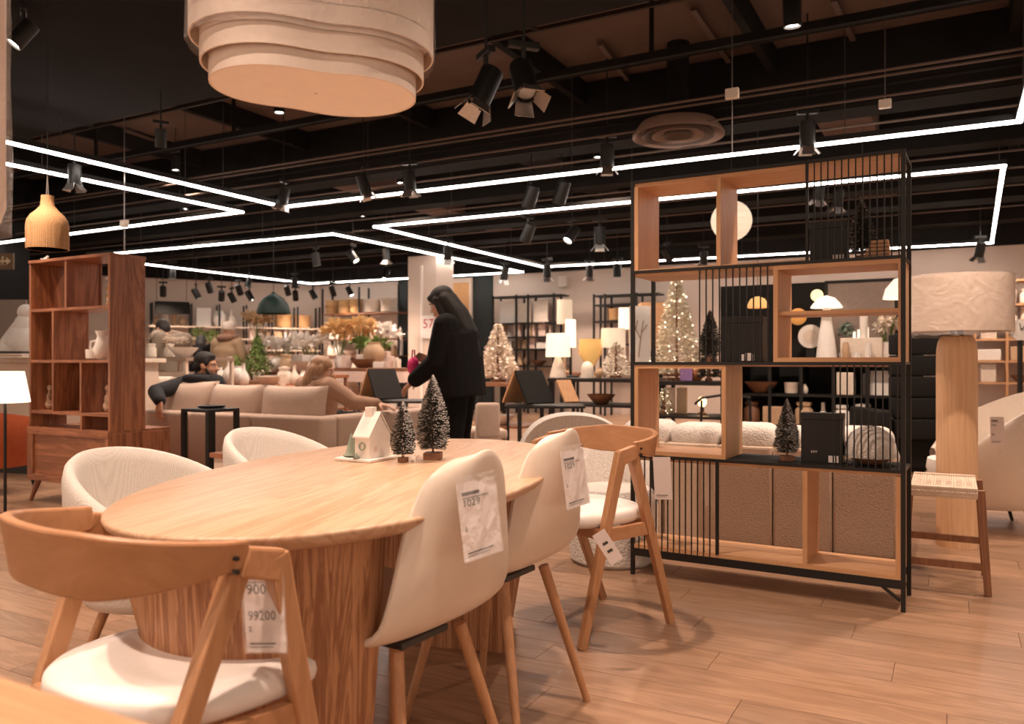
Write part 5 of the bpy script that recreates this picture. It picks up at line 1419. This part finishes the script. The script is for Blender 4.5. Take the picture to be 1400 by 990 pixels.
# ================================================================ seen through the tall metal rack
dT = 8.2; zT = ZP(521, dT)
pT = table('tree_display_table', 'black table carrying the big lit white tree behind the metal rack', 893, dT, zT, .85, .6, 0, top=BLACK, shelf=ZP(568, dT))
FL = plain('tree_ivory', (.74,.66,.52), .8)
flocked('big ivory tree with fairy lights seen through the second tier of the rack', P(925, 8.45, zT), ZP(379, 8.45) - zT, .29, FL, 2300, .028, .03)
flocked('small glowing ivory tree on the lower shelf behind the rack', P(908, 8.4, ZP(568, dT)), .26, .11, FL, 500, .016, .08)
flocked('dark fir tree ornament behind the bars of the rack', P(969, 8.2, zT), .62, .10, NEEDLE, 1000, .02)
small('gift_box', 'small purple and pink gift box beside the ivory tree', 'box', MB().b(-.06,.06,-.05,.05,0,.13).mesh('gift_box', plain('lilac', (.28,.16,.36), .6), bevel=.004), P(938, 8.2, zT + .002), .3)
small('terracotta_urn', 'terracotta urn at the foot of the ivory tree', 'vase', MB().lathe([(.05,0),(.09,.05),(.095,.12),(.06,.18),(.06,.2),(.001,.19)], 18).mesh('urn', TERRA, smooth=True), P(951, 8.3, zT), 0, .95)
for k, px in enumerate((915, 932)):
    small('grey_panel', ('pale grey board leaning under the tree table, left one', 'pale grey board leaning under the tree table, right one')[k], 'board', MB().b(-.055,.055,0,.02,0,.27).mesh('grey_board', LINENS), P(px, 8.5, ZP(568, dT)), 0)
t = thing('glow_lamp', 'small glowing amber lamp on the shelf behind the rack', 'table lamp', P(960, 8.35, ZP(568, dT)))
MB().lathe([(.05,0),(.05,.01),(.02,.03),(.02,.08)], 14).build('base', BRN, t, smooth=True); MB().ell((0,0,.13), (.045,.045,.055), 12).build('glass_globe', emit('amber_globe', (1, .55, .2), 3.5), t, smooth=True)
q = P(986, 7.6, 0)
t = thing('black_rail_chair', 'black metal chair with curved rail seen through the rack', 'chair', (q.x, q.y, 0), TH)
MB().tube([(-.24,0,.66), (-.22,-.16,.72), (0,-.25,.76), (.22,-.16,.72), (.24,0,.66)], .013, 8).build('back_rail', BLACK, t, smooth=True)
MB().b(-.22,.22,-.22,.22,.43,.46).build('seat', BLACK, t, bevel=.01)
for x, y in ((-.22,-.16), (.22,-.16), (-.22,.18), (.22,.18)): MB().cyl((x, y, .70 if y < 0 else .45), (x*1.1, y*1.1, 0), .012, n=8).build('leg', BLACK, t)
# boards on the white wall behind
t = thing('branch_picture', 'white picture of a bare branch in the left of the second tier opening', 'picture', W(875, 455, 10.0), TH)
MB().b(-.13,.13,0,.03,-.36,.33).build('canvas', WH2, t)
BRM = plain('branch_print', (.30,.17,.09), .8)
br = MB()
for pts in (((-.02,-.30),(.01,-.05),(.04,.15)), ((.01,-.08),(-.07,.08),(-.09,.16)), ((.02,.0),(.09,.10)), ((-.05,.05),(-.03,.15))):
    br.tube([(x, -.004, z) for x, z in pts], .006, 5)
br.build('branch', BRM, t)
MB().b(-.012,.012,.03,.05,-1.40,-.3).build('easel_leg', BLACK, t); MB().b(-.2,.2,.0,.3,-1.44,-1.42).build('easel_foot', BLACK, t)
t = thing('wood_crate', 'warm wooden crate standing high behind the ivory tree', 'crate', P(893, 10.45, 1.2), TH)
MB().b(-.15,.16,0,.3,.32,.62).build('upper_crate', OAKH, t, bevel=.004); MB().b(-.15,.16,0,.3,0,.315).build('lower_crate', OAKB, t, bevel=.004); MB().b(-.12,.13,.03,.27,-1.2,0).build('stand', BLACK, t)
t = thing('paper_globe_pendant', 'round lit paper globe pendant seen through the top tier of the rack', 'pendant lamp', W(1000, 302, 8.3))
MB().ell((0,0,0), (.205,.205,.205), 28).build('paper_globe', lampshade('globe_paper', (.72,.60,.46), .26), t, smooth=True)
for k in range(5):
    z_ = -.14 + .07*k; r_ = math.sqrt(.2065**2 - z_*z_); MB().tube([(r_*math.cos(a*PI/14), r_*math.sin(a*PI/14), z_) for a in range(28)], .0018, 5, closed=True).build('hoop', CREAM, t)
MB().cyl((0,0,.2), (0,0,CEIL_Z - W(1000, 302, 8.3).z), .004, n=5).build('cord', BLACK, t)
# console in front of the dark partition
dP = 7.75; yP = 8.3
zP = ZP(497, dP)
x0, x1 = P(1010, DY(1010, 8.1), 0).x, P(1236, DY(1236, 8.1), 0).x
t = thing('dark_console', 'dark console along the black partition behind the metal rack', 'console', (x0, 8.05, 0))
LC = x1 - x0
MB().b(0, LC, 0, .45, zP - .03, zP).build('console_top', DKWOOD, t); MB().b(0, LC, .02, .45, .72, .745).build('console_shelf', BLACK, t); MB().b(0, LC, .02, .45, .42, .445).build('console_shelf', BLACK, t)
for k in range(6): MB().b(k*(LC-.03)/5, k*(LC-.03)/5 + .03, .01, .44, 0, zP - .03).build('console_upright', BLACK, t)
def oc(px, z=None, off=.2):
    y = 8.05 + off; p = P(px, DY(px, y), 0); p.z = zP if z is None else z; return p
t = thing('cone_lamp', 'white mushroom lamp with a cone stem and saucer shade behind the rack', 'table lamp', oc(1130, off=.12))
h_ = ZP(404, DY(1130, 8.17)) - zP
MB().lathe([(.10,0),(.085,.15),(.05,h_*.62),(.03,h_*.84)], 20).build('stem', WH2, t, smooth=True)
MB().lathe([(.145,h_*.82),(.125,h_*.87),(.075,h_*.96),(.001,h_),(.001,h_*.985),(.07,h_*.94),(.14,h_*.815)], 24).build('lamp_shade', SH3, t, smooth=True)
for lab, px, py, r in (('amber glass globe lamp on the dark partition', 1091, 433, .085), ('warm lit globe lamp behind the mushroom lamp', 1117, 404, .06)):
    t = thing('globe_lamp', lab, 'wall lamp', W(px, py, DY(px, 8.5)))
    MB().ell((0,0,0), r, 16).build('glass_globe', lampshade('amber_glass_%d' % px, (.55,.22,.05), .16 if px < 1100 else .7, (1, .45, .12) if px < 1100 else (1, .75, .35)), t, smooth=True)
    MB().cyl((0,.0,0), (0,.10,0), .025, n=10).build('bracket', BLACK, t)
t = thing('wicker_dome_pendant', 'lit wicker dome pendant seen through the bars of the rack', 'pendant lamp', W(1036, 421, 7.9))
MB().lathe([(.10,0),(.098,.03),(.07,.085),(.02,.11),(.018,.105),(.065,.08),(.092,.0)], 22).build('shade', lampshade('wicker_lit', (.55,.27,.09), .22, (1, .55, .2)), t, smooth=True); MB().cyl((0,0,.1), (0,0,2.35), .003, n=5).build('cord', BLACK, t)
t = thing('white_plate', 'white round plate standing behind the mushroom lamp', 'plate', oc(1108, ZP(460, DY(1108, 8.4)), .35), 0)
MB().cyl((0,0,0), (0,-.012,0), .115, n=30).build('rim', WH2, t, smooth=True); MB().cyl((0,-.012,0), (0,-.016,0), .07, n=26).build('well', CREAM, t, smooth=True); MB().b(-.04,.04,0,.04,-(ZP(460, DY(1108, 8.4)) - zP),-.06).build('stand', BLACK, t)
t = thing('framed_mirror', 'large dark-framed mirror on the black partition behind the rack', 'mirror', W(1177, 437, DY(1177, 8.585)), 0)
w_, h_ = .30, .36
MB().b(-w_, w_, -.02, .0, -h_, h_).build('glass', plain('mirror_face', (.33,.25,.21), .25, .3), t)
for a0 in ((-w_-.03, -w_, -h_-.03, h_+.03), (w_, w_+.03, -h_-.03, h_+.03), (-w_, w_, h_, h_+.03), (-w_, w_, -h_-.03, -h_)): MB().b(a0[0], a0[1], -.03, 0, a0[2], a0[3]).build('frame', BLACK, t)
t = thing('dome_shade_lamp', 'lamp with white domed shade at the right end of the second tier opening', 'table lamp', oc(1232, off=.1))
h_ = ZP(379, DY(1232, 8.15)) - zP
MB().lathe([(.08,0),(.08,.015),(.02,.03),(.018,h_*.75)], 14).build('stem', TAN, t, smooth=True); MB().lathe([(.155,h_*.75),(.13,h_*.87),(.06,h_*.98),(.001,h_),(.001,h_*.985),(.12,h_*.865),(.148,h_*.75)], 24).build('lamp_shade', SH1, t, smooth=True)
small('cushion_box', 'cream canvas box on the console under the mirror', 'box', rbox(.36,.14,.24,CREAM), oc(1178, off=.22), 0, 1.0)
potted('small_grey_plant', 'dusky green plant on the console under the mirror', 'plant', oc(1158, off=.3), .40, plain('dusky_green', (.16,.22,.18), .8), .09, conic=False, n=90)
row(oc(1150, off=.08), oc(1222, off=.08), zP, ['bowl', 'vase', 'candle', 'jar'], .16, 'small cream or brown ornament on the console under the mirror', 'ornaments on the console', 1)
bouquet('dried_flower_bunch', 'bunch of dried cream flowers at the right end of the console', oc(1213, off=.25), .42, .10, CREAM, 160, .03)
row(oc(1015, off=.1), oc(1112, off=.1), .745, ['bowl', 'jar', 'vase', 'basket'], .14, 'brown or cream pottery on the upper shelf of the dark console', 'pottery in the dark console', .85, only=[2, 5, 1])
row(oc(1140, off=.1), oc(1230, off=.1), .745, ['box', 'book', 'framed_print'], .24, 'pale box or book in the right half of the dark console', 'boxes in the dark console', 1)
row(oc(1015, off=.1), oc(1230, off=.1), .445, ['box', 'jar', 'book', 'vase'], .24, 'pale goods on the lower shelf of the dark console', 'goods low in the dark console', .7)
small('bright_candle', 'white candle block under the dark mirror', 'candle', CND[3], oc(1181, zP + .24, .22), 0, 1.2)
for k, px in enumerate((1168, 1174, 1186)): small('taper_candle', ('short', 'middle', 'tallest')[k] + ' glowing candle on the cream canvas box', 'candle', MB().cyl((0,0,0), (0,0,.06 + .02*k), .012, n=8).mesh('taper', SH3, smooth=True), oc(px, zP + .24, .27), 0, 1, 'glowing candles on the canvas box')
# sign on the pillar and the picture behind the woman
t = thing('pillar_sign', 'white sheet with a red number on the pillar', 'sign', Vector((pc.x + .14, pc.y - .03, ZP(447, 14.2))))
MB().b(-.12, .13, -.006, 0, -.20, .20).build('sheet', WHITE, t)
text(t, '57', .23, (-.10, -.008, -.02), mat=plain('red_ink', (.45,.02,.05), .6))
t = thing('framed_artwork', 'wooden framed orange picture high behind the standing woman', 'picture', W(627, 418, DY(627, BACK_Y - .1)), 0)
MB().b(-.26, .30, -.02, .02, -.5, .5).build('canvas', plain('art_orange', (.62,.33,.14), .7), t)
for x0_, x1_, z0_, z1_ in ((-.36,-.26,-.6,.6), (.30,.36,-.6,.6), (-.26,.30,.5,.6), (-.26,.30,-.6,-.5)): MB().b(x0_, x1_, -.05, .02, z0_, z1_).build('frame', LINENS if x0_ > -.3 else BLACK, t)
dw = along(545, 673, Vector((0, BACK_Y - .04, 0)), UX)
struct(MB().b(dw[0].x, dw[1].x, BACK_Y - .06, BACK_Y - .005, 0, WT).build('trim_1', plain('deep_green_wall', (.028,.035,.034), .8)))
# ================================================================ people
SKIN = plain('skin', (.62,.36,.25), .55, var=.04)
SKIN2 = plain('skin_tan', (.50,.27,.175), .55, var=.04)
COATB = plain('coat_black', (.008,.0075,.008), .85, spec=.15, bump=.25, bscale=60)
COATG = plain('coat_charcoal', (.022,.022,.025), .8, spec=.2, bump=.25, bscale=60)
OLIVE = plain('coat_olive', (.20,.155,.115), .8, bump=.2, bscale=60)
KHAKI = plain('coat_khaki', (.30,.20,.12), .8, bump=.2, bscale=60)
CAMEL = plain('coat_camel', (.36,.22,.15), .85, bump=.2, bscale=80)
PANT = plain('trouser_black', (.008,.0075,.0075), .85, spec=.12)
HAIRB = wood('hair_black', (.006,.004,.0035), (.014,.009,.007), 'z', 18, 14, .7, 1.0, bump=.5)
HAIRL = wood('hair_light_brown', (.20,.10,.05), (.40,.23,.13), 'z', 16, 14, .5, 1.0)
FUR = boucle('fur_trim', (.52,.38,.27), 40, 1, .6, .03)
EYEW = plain('eye_white', (.7,.66,.62), .3); EYED = plain('iris_dark', (.02,.012,.008), .2); LIP = plain('lips', (.45,.18,.14), .5)
def bake(mb, name, mat, parent, voxel, it=4):
    o = bpy.data.objects.new('tmp', mb.mesh('tmp', None)); C.objects.link(o)
    m = o.modifiers.new('r', 'REMESH'); m.mode = 'VOXEL'; m.voxel_size = voxel; m.use_smooth_shade = True
    s = o.modifiers.new('s', 'SMOOTH'); s.iterations = it; s.factor = .5
    dg = bpy.context.evaluated_depsgraph_get()
    me = bpy.data.meshes.new_from_object(o.evaluated_get(dg)); me.name = name
    bpy.data.objects.remove(o)
    me.materials.clear(); me.materials.append(mat)
    for p in me.polygons: p.use_smooth = True
    r = bpy.data.objects.new(name, me); C.objects.link(r); r.parent = parent
    return r
def lerp_pts(pts, rad, n=4):
    P_, R_ = [], []
    for i in range(len(pts) - 1):
        for k in range(n):
            f = k / n; P_.append(Vector(pts[i]).lerp(Vector(pts[i+1]), f))
            a, b_ = rad[i], rad[i+1]
            R_.append(tuple(x + (y - x)*f for x, y in zip(a, b_)) if isinstance(a, tuple) else a + (b_ - a)*f)
    P_.append(Vector(pts[-1])); R_.append(rad[-1]); return P_, R_
def limb(mb, pts, rad, n=12):
    p, r = lerp_pts(pts, rad); mb.tube(p, r, n)
    for q, rr in ((pts[0], rad[0]), (pts[-1], rad[-1])):
        if not isinstance(rr, tuple): mb.ell(q, rr*.99, 10)
    for q, rr in zip(pts[1:-1], rad[1:-1]):
        if not isinstance(rr, tuple): mb.ell(q, rr, 10)
def hand(mb, wrist, d, palm_n, s=1.0, curl=.5):
    """palm and five separate bent fingers; d points along the hand, palm_n out of the palm"""
    d = Vector(d).normalized(); n = Vector(palm_n); n = (n - d*n.dot(d)).normalized(); x = d.cross(n).normalized()
    w = Vector(wrist)
    mb.tube([w - d*.01*s, w + d*.035*s, w + d*.075*s, w + d*.09*s], [(.026*s,.019*s), (.036*s,.016*s), (.042*s,.014*s), (.040*s,.012*s)], 12) if abs(d.z) > .9 else None
    for k in (-1.5, -.5, .5, 1.5): limb(mb, [w, w + d*.045*s + x*k*.012*s, w + d*.088*s + x*k*.020*s], [.019*s, .016*s, .0125*s], 8)
    for k, L in ((-1.5, .068), (-.5, .080), (.5, .076), (1.5, .060)):
        b0 = w + d*.088*s + x*k*.0205*s; p1 = b0 + (d*.98 + n*curl*.4).normalized()*L*.45*s; p2 = p1 + (d*.75 + n*curl*1.1).normalized()*L*.32*s; p3 = p2 + (d*.5 + n*curl*1.6).normalized()*L*.25*s
        limb(mb, [b0, p1, p2, p3], [.0098*s, .0088*s, .0080*s, .0068*s], 8)
    b0 = w + d*.025*s - x*.024*s; p1 = b0 + (d*.6 - x*.75 + n*.35).normalized()*.045*s; p2 = p1 + (d*.9 - x*.3 + n*.4).normalized()*.035*s
    limb(mb, [b0, p1, p2], [.014*s, .011*s, .008*s], 8)
def head_frame(c, yaw, pitch, roll=0): return Matrix.Translation(c) @ Euler((R(pitch), R(roll), R(yaw))).to_matrix().to_4x4()
def add_head(mb, M, s=1.0):
    h = MB()
    h.ell((0,-.014,.030), (.073,.092,.088), 20); h.ell((0,.018,-.030), (.062,.070,.075), 18); h.ell((0,.040,-.072), (.043,.046,.040), 14)
    h.ell((0,.070,-.094), (.019,.018,.017), 10); h.ell((0,.068,.022), (.050,.018,.014), 12)
    h.tube([(0,.078,.016), (0,.094,-.008), (0,.107,-.026)], [.008,.0095,.0115], 8); h.ell((0,.106,-.028), (.012,.012,.009), 8)
    for k in (-1, 1):
        h.ell((.012*k,.094,-.031), (.008,.010,.007), 8); h.ell((.036*k,.060,-.028), (.020,.018,.018), 10); h.ell((.076*k,-.008,-.008), (.010,.019,.031), 10)
    h.ell((0,.088,-.058), (.022,.011,.006), 10); h.ell((0,.085,-.068), (.019,.011,.006), 10)
    mb.add([M @ (Vector(v)*s) for v in h.v], h.f)
def face_bits(par, M, s=1.0, brow=HAIRB):
    for k in (-1, 1):
        e = MB(); e.ell((.031*k,.070,.002), (.014,.011,.0095), 10); e.v = [tuple(M @ (Vector(v)*s)) for v in e.v]; eo = e.build('eye', EYEW, par, smooth=True)
        i = MB(); i.ell((.031*k,.0805,.002), (.006,.003,.006), 8); i.v = [tuple(M @ (Vector(v)*s)) for v in i.v]; i.build('iris', EYED, eo, smooth=True)
        b = MB(); b.tube([(.014*k,.084,.021), (.034*k,.082,.027), (.052*k,.068,.021)], [.004,.0045,.003], 6); b.v = [tuple(M @ (Vector(v)*s)) for v in b.v]; b.build('eyebrow', brow, par, smooth=True)
    l = MB(); l.ell((0,.093,-.0575), (.019,.008,.0045), 10); l.ell((0,.091,-.0665), (.016,.008,.005), 10); l.v = [tuple(M @ (Vector(v)*s)) for v in l.v]; l.build('lips', LIP, par, smooth=True)
def hair_blob(par, M, parts, mat, voxel=.008, name='hair', it=3):
    h = MB()
    for kind, a, b_ in parts:
        if kind == 'e': h.ell(a, b_, 16)
        else: limb(h, a, b_, 10)
    h.v = [tuple(M @ Vector(v)) for v in h.v]
    return bake(h, name, mat, par, voxel, it)
def person(label, loc, rz, J, skin, jacket, trousers, vox=.009, shoes=BLACK, fem=1.0, face=True, brow=HAIRB, jk=1.0, hem=0.0, group=None):
    t = thing('person', label, 'person', loc, rz, group)
    b = MB(); pv, ch, nk, hd = [Vector(J[k]) for k in ('pelvis', 'chest', 'neck', 'head')]
    M = head_frame(hd, J.get('yaw', 0), J.get('pitch', 0), J.get('roll', 0))
    limb(b, [pv, pv.lerp(ch, .5), ch, ch.lerp(nk, .75)], [(.155,.105), (.135*fem,.10), (.165*fem,.105), (.085,.07)], 16); b.ell(pv, (.155,.11,.11), 14); b.ell(ch.lerp(nk,.5), (.15,.085,.09), 14)
    limb(b, [nk - Vector((0,0,.03)), hd + (M.to_3x3() @ Vector((0,-.02,-.06)))], [.058, .052])
    add_head(b, M)
    cl = MB(); tr = MB()
    limb(cl, [pv - Vector((0,0,hem)), pv.lerp(ch, .45), ch, ch.lerp(nk, .8)], [(.195*jk,.15*jk), (.185*jk,.145*jk), (.20*fem*jk,.145*jk), (.095,.085)], 18); cl.ell(ch.lerp(nk,.45), (.19*fem*jk,.12*jk,.10), 14)
    if hem < .02: cl.ell(pv, (.19*jk,.15*jk,.12), 14)
    for s in ('l', 'r'):
        sh, el, wr = [Vector(p) for p in J['arm_' + s]]
        limb(b, [sh, sh.lerp(el,.5), el, el.lerp(wr,.4), wr], [.052,.047,.040,.039,.027]); limb(b, [ch.lerp(nk,.45), sh], [.06,.055])
        hdv = J.get('hand_' + s, ((wr - el).normalized(), Vector((0,0,-1))))
        hand(b, wr, hdv[0], hdv[1], 1.0, J.get('curl', .5))
        limb(cl, [ch.lerp(nk,.4), sh, sh.lerp(el,.5), el, wr - (wr - el).normalized()*.02], [.085*jk,.082*jk,.074*jk,.066*jk,.050*jk])
        hp, kn, an, toe = [Vector(p) for p in J['leg_' + s]]
        limb(b, [hp, hp.lerp(kn,.5), kn, kn.lerp(an,.35), an], [.085,.075,.055,.055,.036]); limb(b, [an, an.lerp(toe,.6) - Vector((0,0,.02)), toe], [.038,.034,.026])
        limb(tr, [pv, hp, hp.lerp(kn,.5), kn, an + (kn - an)*.12], [.13,.105,.095,.080,.068])
        so = MB(); limb(so, [an - Vector((0,0,.012)), an.lerp(toe,.6) - Vector((0,0,.015)), toe], [.046,.044,.036]); so.b(0,0,0,0,0,0) if False else None
        bake(so, 'shoe', shoes, t, vox)
    tr.ell(pv, (.165,.12,.12), 14)
    bake(b, 'body', skin, t, vox)
    bake(tr, 'trousers', trousers, t, vox*1.2); bake(cl, 'jacket', jacket, t, vox*1.2)
    if face: face_bits(t, M, 1.0, brow)
    return t, M
def face_dir(dx, df):            # rz so that local +y looks dx along the picture's right and df away from the camera
    v = Vector((CT*dx - ST*df, ST*dx + CT*df, 0)); return math.atan2(v.y, v.x) - PI/2
LEGS = dict(leg_l=[(-.09,0,.86),(-.10,.02,.47),(-.10,-.02,.09),(-.11,.13,.045)], leg_r=[(.09,0,.86),(.10,.03,.47),(.10,-.01,.09),(.11,.14,.045)])
# standing woman
q = P(629, 6.35, 0)
J = dict(pelvis=(0,-.01,.92), chest=(0,.03,1.24), neck=(0,.09,1.385), head=(0,.155,1.515), yaw=-6, pitch=-24,
         arm_l=[(-.17,.05,1.32),(-.20,.10,1.05),(-.13,.30,.92)], arm_r=[(.17,.05,1.32),(.215,.08,1.04),(.16,.13,1.00)], curl=.5,
         hand_l=((.1,.75,-.65),(0,-.3,-1)), hand_r=((-.3,.8,.3),(-1,0,.2)))
J['arm_l'] = [(-.17,.05,1.32),(-.19,.12,1.05),(-.12,.34,.905)]
J['arm_r'] = [(.17,.05,1.32),(.20,.08,1.04),(.13,.27,1.05)]
J.update(LEGS)
t, M = person('standing woman in black coat and trousers with long dark hair reaching to her left', q, face_dir(-1, .28), J, SKIN, COATB, PANT, .008, fem=.95, hem=.14, jk=1.30)
hair_blob(t, M, [('e', (0,-.022,.042), (.088,.104,.090)), ('e', (0,-.05,-.02), (.090,.080,.10)), ('e', (0,.060,.066), (.066,.034,.030)),
                 ('t', [(.045,-.06,0),(.055,-.10,-.13),(.06,-.125,-.30),(.055,-.12,-.44)], [.06,.062,.050,.022]), ('t', [(-.045,-.06,0),(-.055,-.10,-.13),(-.06,-.125,-.30),(-.055,-.12,-.44)], [.06,.062,.050,.022]), ('t', [(0,-.08,0),(0,-.12,-.15),(0,-.14,-.32),(0,-.13,-.50)], [.06,.062,.048,.02]),
                 ('t', [(.075,.0,.02),(.082,-.01,-.08),(.085,-.03,-.2)], [.03,.034,.026]), ('t', [(-.075,.0,.02),(-.082,-.01,-.08),(-.085,-.03,-.2)], [.03,.034,.026])], HAIRB, .009)
hw = Matrix.Translation(q) @ Matrix.Rotation(face_dir(-1, .28), 4, 'Z') @ Vector((.02, .40, 1.015))
tp_ = thing('pink_pouch', 'bright pink pouch held against the standing woman', 'bag', hw, face_dir(-1, .28))
m = MB(); m.ell((0,0,0), (.055,.05,.080), 16); bake(m, 'pouch', plain('pink_cloth', (.75,.03,.20), .6), tp_, .012); MB().tube([(-.03,0,.07), (-.02,.0,.13), (.02,.0,.13), (.03,0,.07)], .006, 6).build('handle', plain('pink_cord', (.5,.03,.14), .6), tp_, smooth=True)
# seated man: back against the beige sofa, head turned to the right, arm over the sofa back
def seated(seat, lean=0, dz=0):
    return dict(pelvis=(0,.0,seat+.09), leg_l=[(-.09,.03,seat+.08),(-.13,.44,seat+.10),(-.13,.50,.10),(-.14,.64,.045)], leg_r=[(.09,.03,seat+.08),(.13,.44,seat+.10),(.13,.50,.10),(.14,.64,.045)])
xm = P(283, DY(283, 5.12), 0)
mloc = Vector((xm.x, xm.y, 0)); J = seated(.43); J.update(chest=(0,-.05,.80), neck=(.0,-.06,.93), head=(.035,-.035,1.015), yaw=-58, pitch=-4, roll=0,
    arm_l=[(-.17,-.08,.85), W(213, 536, 6.95) - mloc, W(219, 549, 6.72) - mloc], hand_l=((.15,-.25,-1),(0,1,-.2)), arm_r=[(.17,-.05,.86),(.24,.06,.62),(.12,.26,.56)], hand_r=((-.4,.9,0),(0,0,-1)), curl=.6)
t, M = person('bearded man in dark hooded jacket sitting on the beige sofa, arm over its back', (xm.x, xm.y, 0), 0, J, SKIN2, COATG, PANT, .008, jk=1.02)
hair_blob(t, M, [('e', (0,-.022,.052), (.080,.096,.080)), ('e', (0,-.06,.0), (.074,.056,.065)), ('e', (0,.034,.088), (.056,.040,.026)), ('e', (.068,.005,.03), (.012,.03,.035)), ('e', (-.068,.005,.03), (.012,.03,.035))], HAIRB, .007)
m = MB(); m.ell((0,.052,-.078), (.044,.040,.034), 14); m.ell((0,.090,-.046), (.026,.010,.007), 10)
for k in (-1, 1): m.tube([(.062*k,.012,-.02), (.056*k,.03,-.055), (.036*k,.055,-.085)], [.013,.017,.02], 8)
m.v = [tuple(M @ Vector(v)) for v in m.v]; bake(m, 'beard', HAIRB, t, .007)
m = MB(); m.tube([(.13*math.cos(a*PI/8) + 0, -.07 + .105*math.sin(a*PI/8), .885 + .02*math.sin(a*PI/8 + PI)) for a in range(16)], .042, 10, closed=True); m.ell((0,-.15,.875), (.11,.055,.07), 14); bake(m, 'hood', COATG, t, .012)
# seated woman with light brown hair
xw = P(446, DY(446, 5.36), 0)
J = seated(.43); J.update(chest=(.02,-.04,.79), neck=(.03,-.03,.92), head=(.045,-.01,.975), yaw=-60, pitch=-10,
    arm_l=[(-.16,-.05,.85),(-.22,.08,.62),(-.08,.25,.56)], hand_l=((.4,.9,0),(0,0,-1)), arm_r=[(.18,-.05,.84),(.36,.05,.71),(.56,.14,.70)], hand_r=((.9,.3,-.15),(0,0,-1)), curl=.35)
J['pelvis'] = (-.12, .02, .52)
for s_ in ('leg_l', 'leg_r'): J[s_] = [(x - .12, y, z) for x, y, z in J[s_]]
t, M = person('seated woman with long light brown hair and camel coat on the beige sofa', (xw.x - .06, xw.y, 0), R(-8), J, SKIN, CAMEL, PANT, .008, fem=.92, brow=plain('brow_brown', (.2,.1,.05), .6))
hair_blob(t, M, [('e', (0,-.024,.040), (.086,.102,.088)), ('e', (0,-.055,-.03), (.088,.070,.10)),
                 ('t', [(.055,-.06,0),(.07,-.085,-.12),(.065,-.085,-.26)], [.055,.06,.04]), ('t', [(-.055,-.06,0),(-.075,-.085,-.12),(-.07,-.085,-.26)], [.055,.062,.04]), ('t', [(0,-.09,0),(0,-.115,-.12),(0,-.11,-.28)], [.055,.06,.04]),
                 ('t', [(.076,.0,.03),(.084,-.0,-.06),(.082,-.02,-.16)], [.026,.030,.022]), ('t', [(-.076,.0,.03),(-.084,-.0,-.06),(-.082,-.02,-.16)], [.026,.030,.022])], HAIRL, .009)
m = MB(); m.tube([(.03 + .085*math.cos(a*PI/8), -.03 + .08*math.sin(a*PI/8), .90) for a in range(16)], .034, 10, closed=True); bake(m, 'collar', plain('brown_collar', (.20,.11,.07), .85), t, .010)
# three shoppers far behind
def shopper(label, px, d, top, rz, jacket, J2, hairparts, hairmat, fem=1, name='hair', trousers=PANT, skin=SKIN, face=True):
    sc = (ZP(top, d)) / 1.70
    q = P(px, d, 0)
    J = dict(pelvis=(0,0,.93), chest=(0,.0,1.28), neck=(0,.02,1.46), head=(0,.04,1.585), arm_l=[(-.19,0,1.38),(-.25,.03,1.10),(-.16,.25,1.02)], arm_r=[(.19,0,1.38),(.25,.03,1.10),(.16,.25,1.02)]); J.update(LEGS); J.update(J2)
    t, M = person(label, (q.x, q.y, 0), rz, J, skin, jacket, trousers, .014, jk=1.15, hem=.12, fem=fem, face=face)
    t.scale = (sc, sc, sc)
    hair_blob(t, M, hairparts, hairmat, .012, name)
    return t, M
SHORT = [('e', (0,-.02,.045), (.086,.102,.090)), ('e', (0,-.06,-.02), (.082,.06,.085))]
t, M = shopper('shopper in olive parka with pale fur hood, head bowed, left of the man', 236, 11.0, 431, face_dir(-.8, .6), OLIVE, dict(chest=(0,.06,1.26), neck=(0,.17,1.42), head=(0,.25,1.52), pitch=-35), SHORT, HAIRB)
m = MB(); m.tube([(.20*math.cos(a*PI/8), .06 + .15*math.sin(a*PI/8), 1.385 + .06*math.sin(a*PI/8)) for a in range(16)], .075, 10, closed=True); bake(m, 'fur_hood', FUR, t, .016)
shopper('shopper in black with long dark hair bending behind the seated man', 273, 11.9, 449, face_dir(-.3, 1), COATB, dict(chest=(0,.10,1.24), neck=(0,.22,1.38), head=(0,.29,1.47), pitch=-35), SHORT + [('t', [(0,-.07,0),(0,-.11,-.15),(0,-.10,-.35)], [.08,.085,.05])], HAIRB, .92)
t, M = shopper('shopper in khaki coat and grey knitted hat seen from behind', 311, 11.4, 441, face_dir(.35, 1), KHAKI, dict(), [('e', (0,-.012,.055), (.092,.108,.085)), ('e', (0,-.012,.02), (.094,.108,.035))], plain('grey_knit', (.55,.47,.41), .9, bump=.4, bscale=80), .95, 'knitted_hat', KHAKI)
m = MB(); m.tube([(.11*math.cos(a*PI/8), .0 + .10*math.sin(a*PI/8), 1.47) for a in range(16)], .055, 10, closed=True); bake(m, 'scarf', plain('brown_scarf', (.22,.12,.08), .9), t, .016)
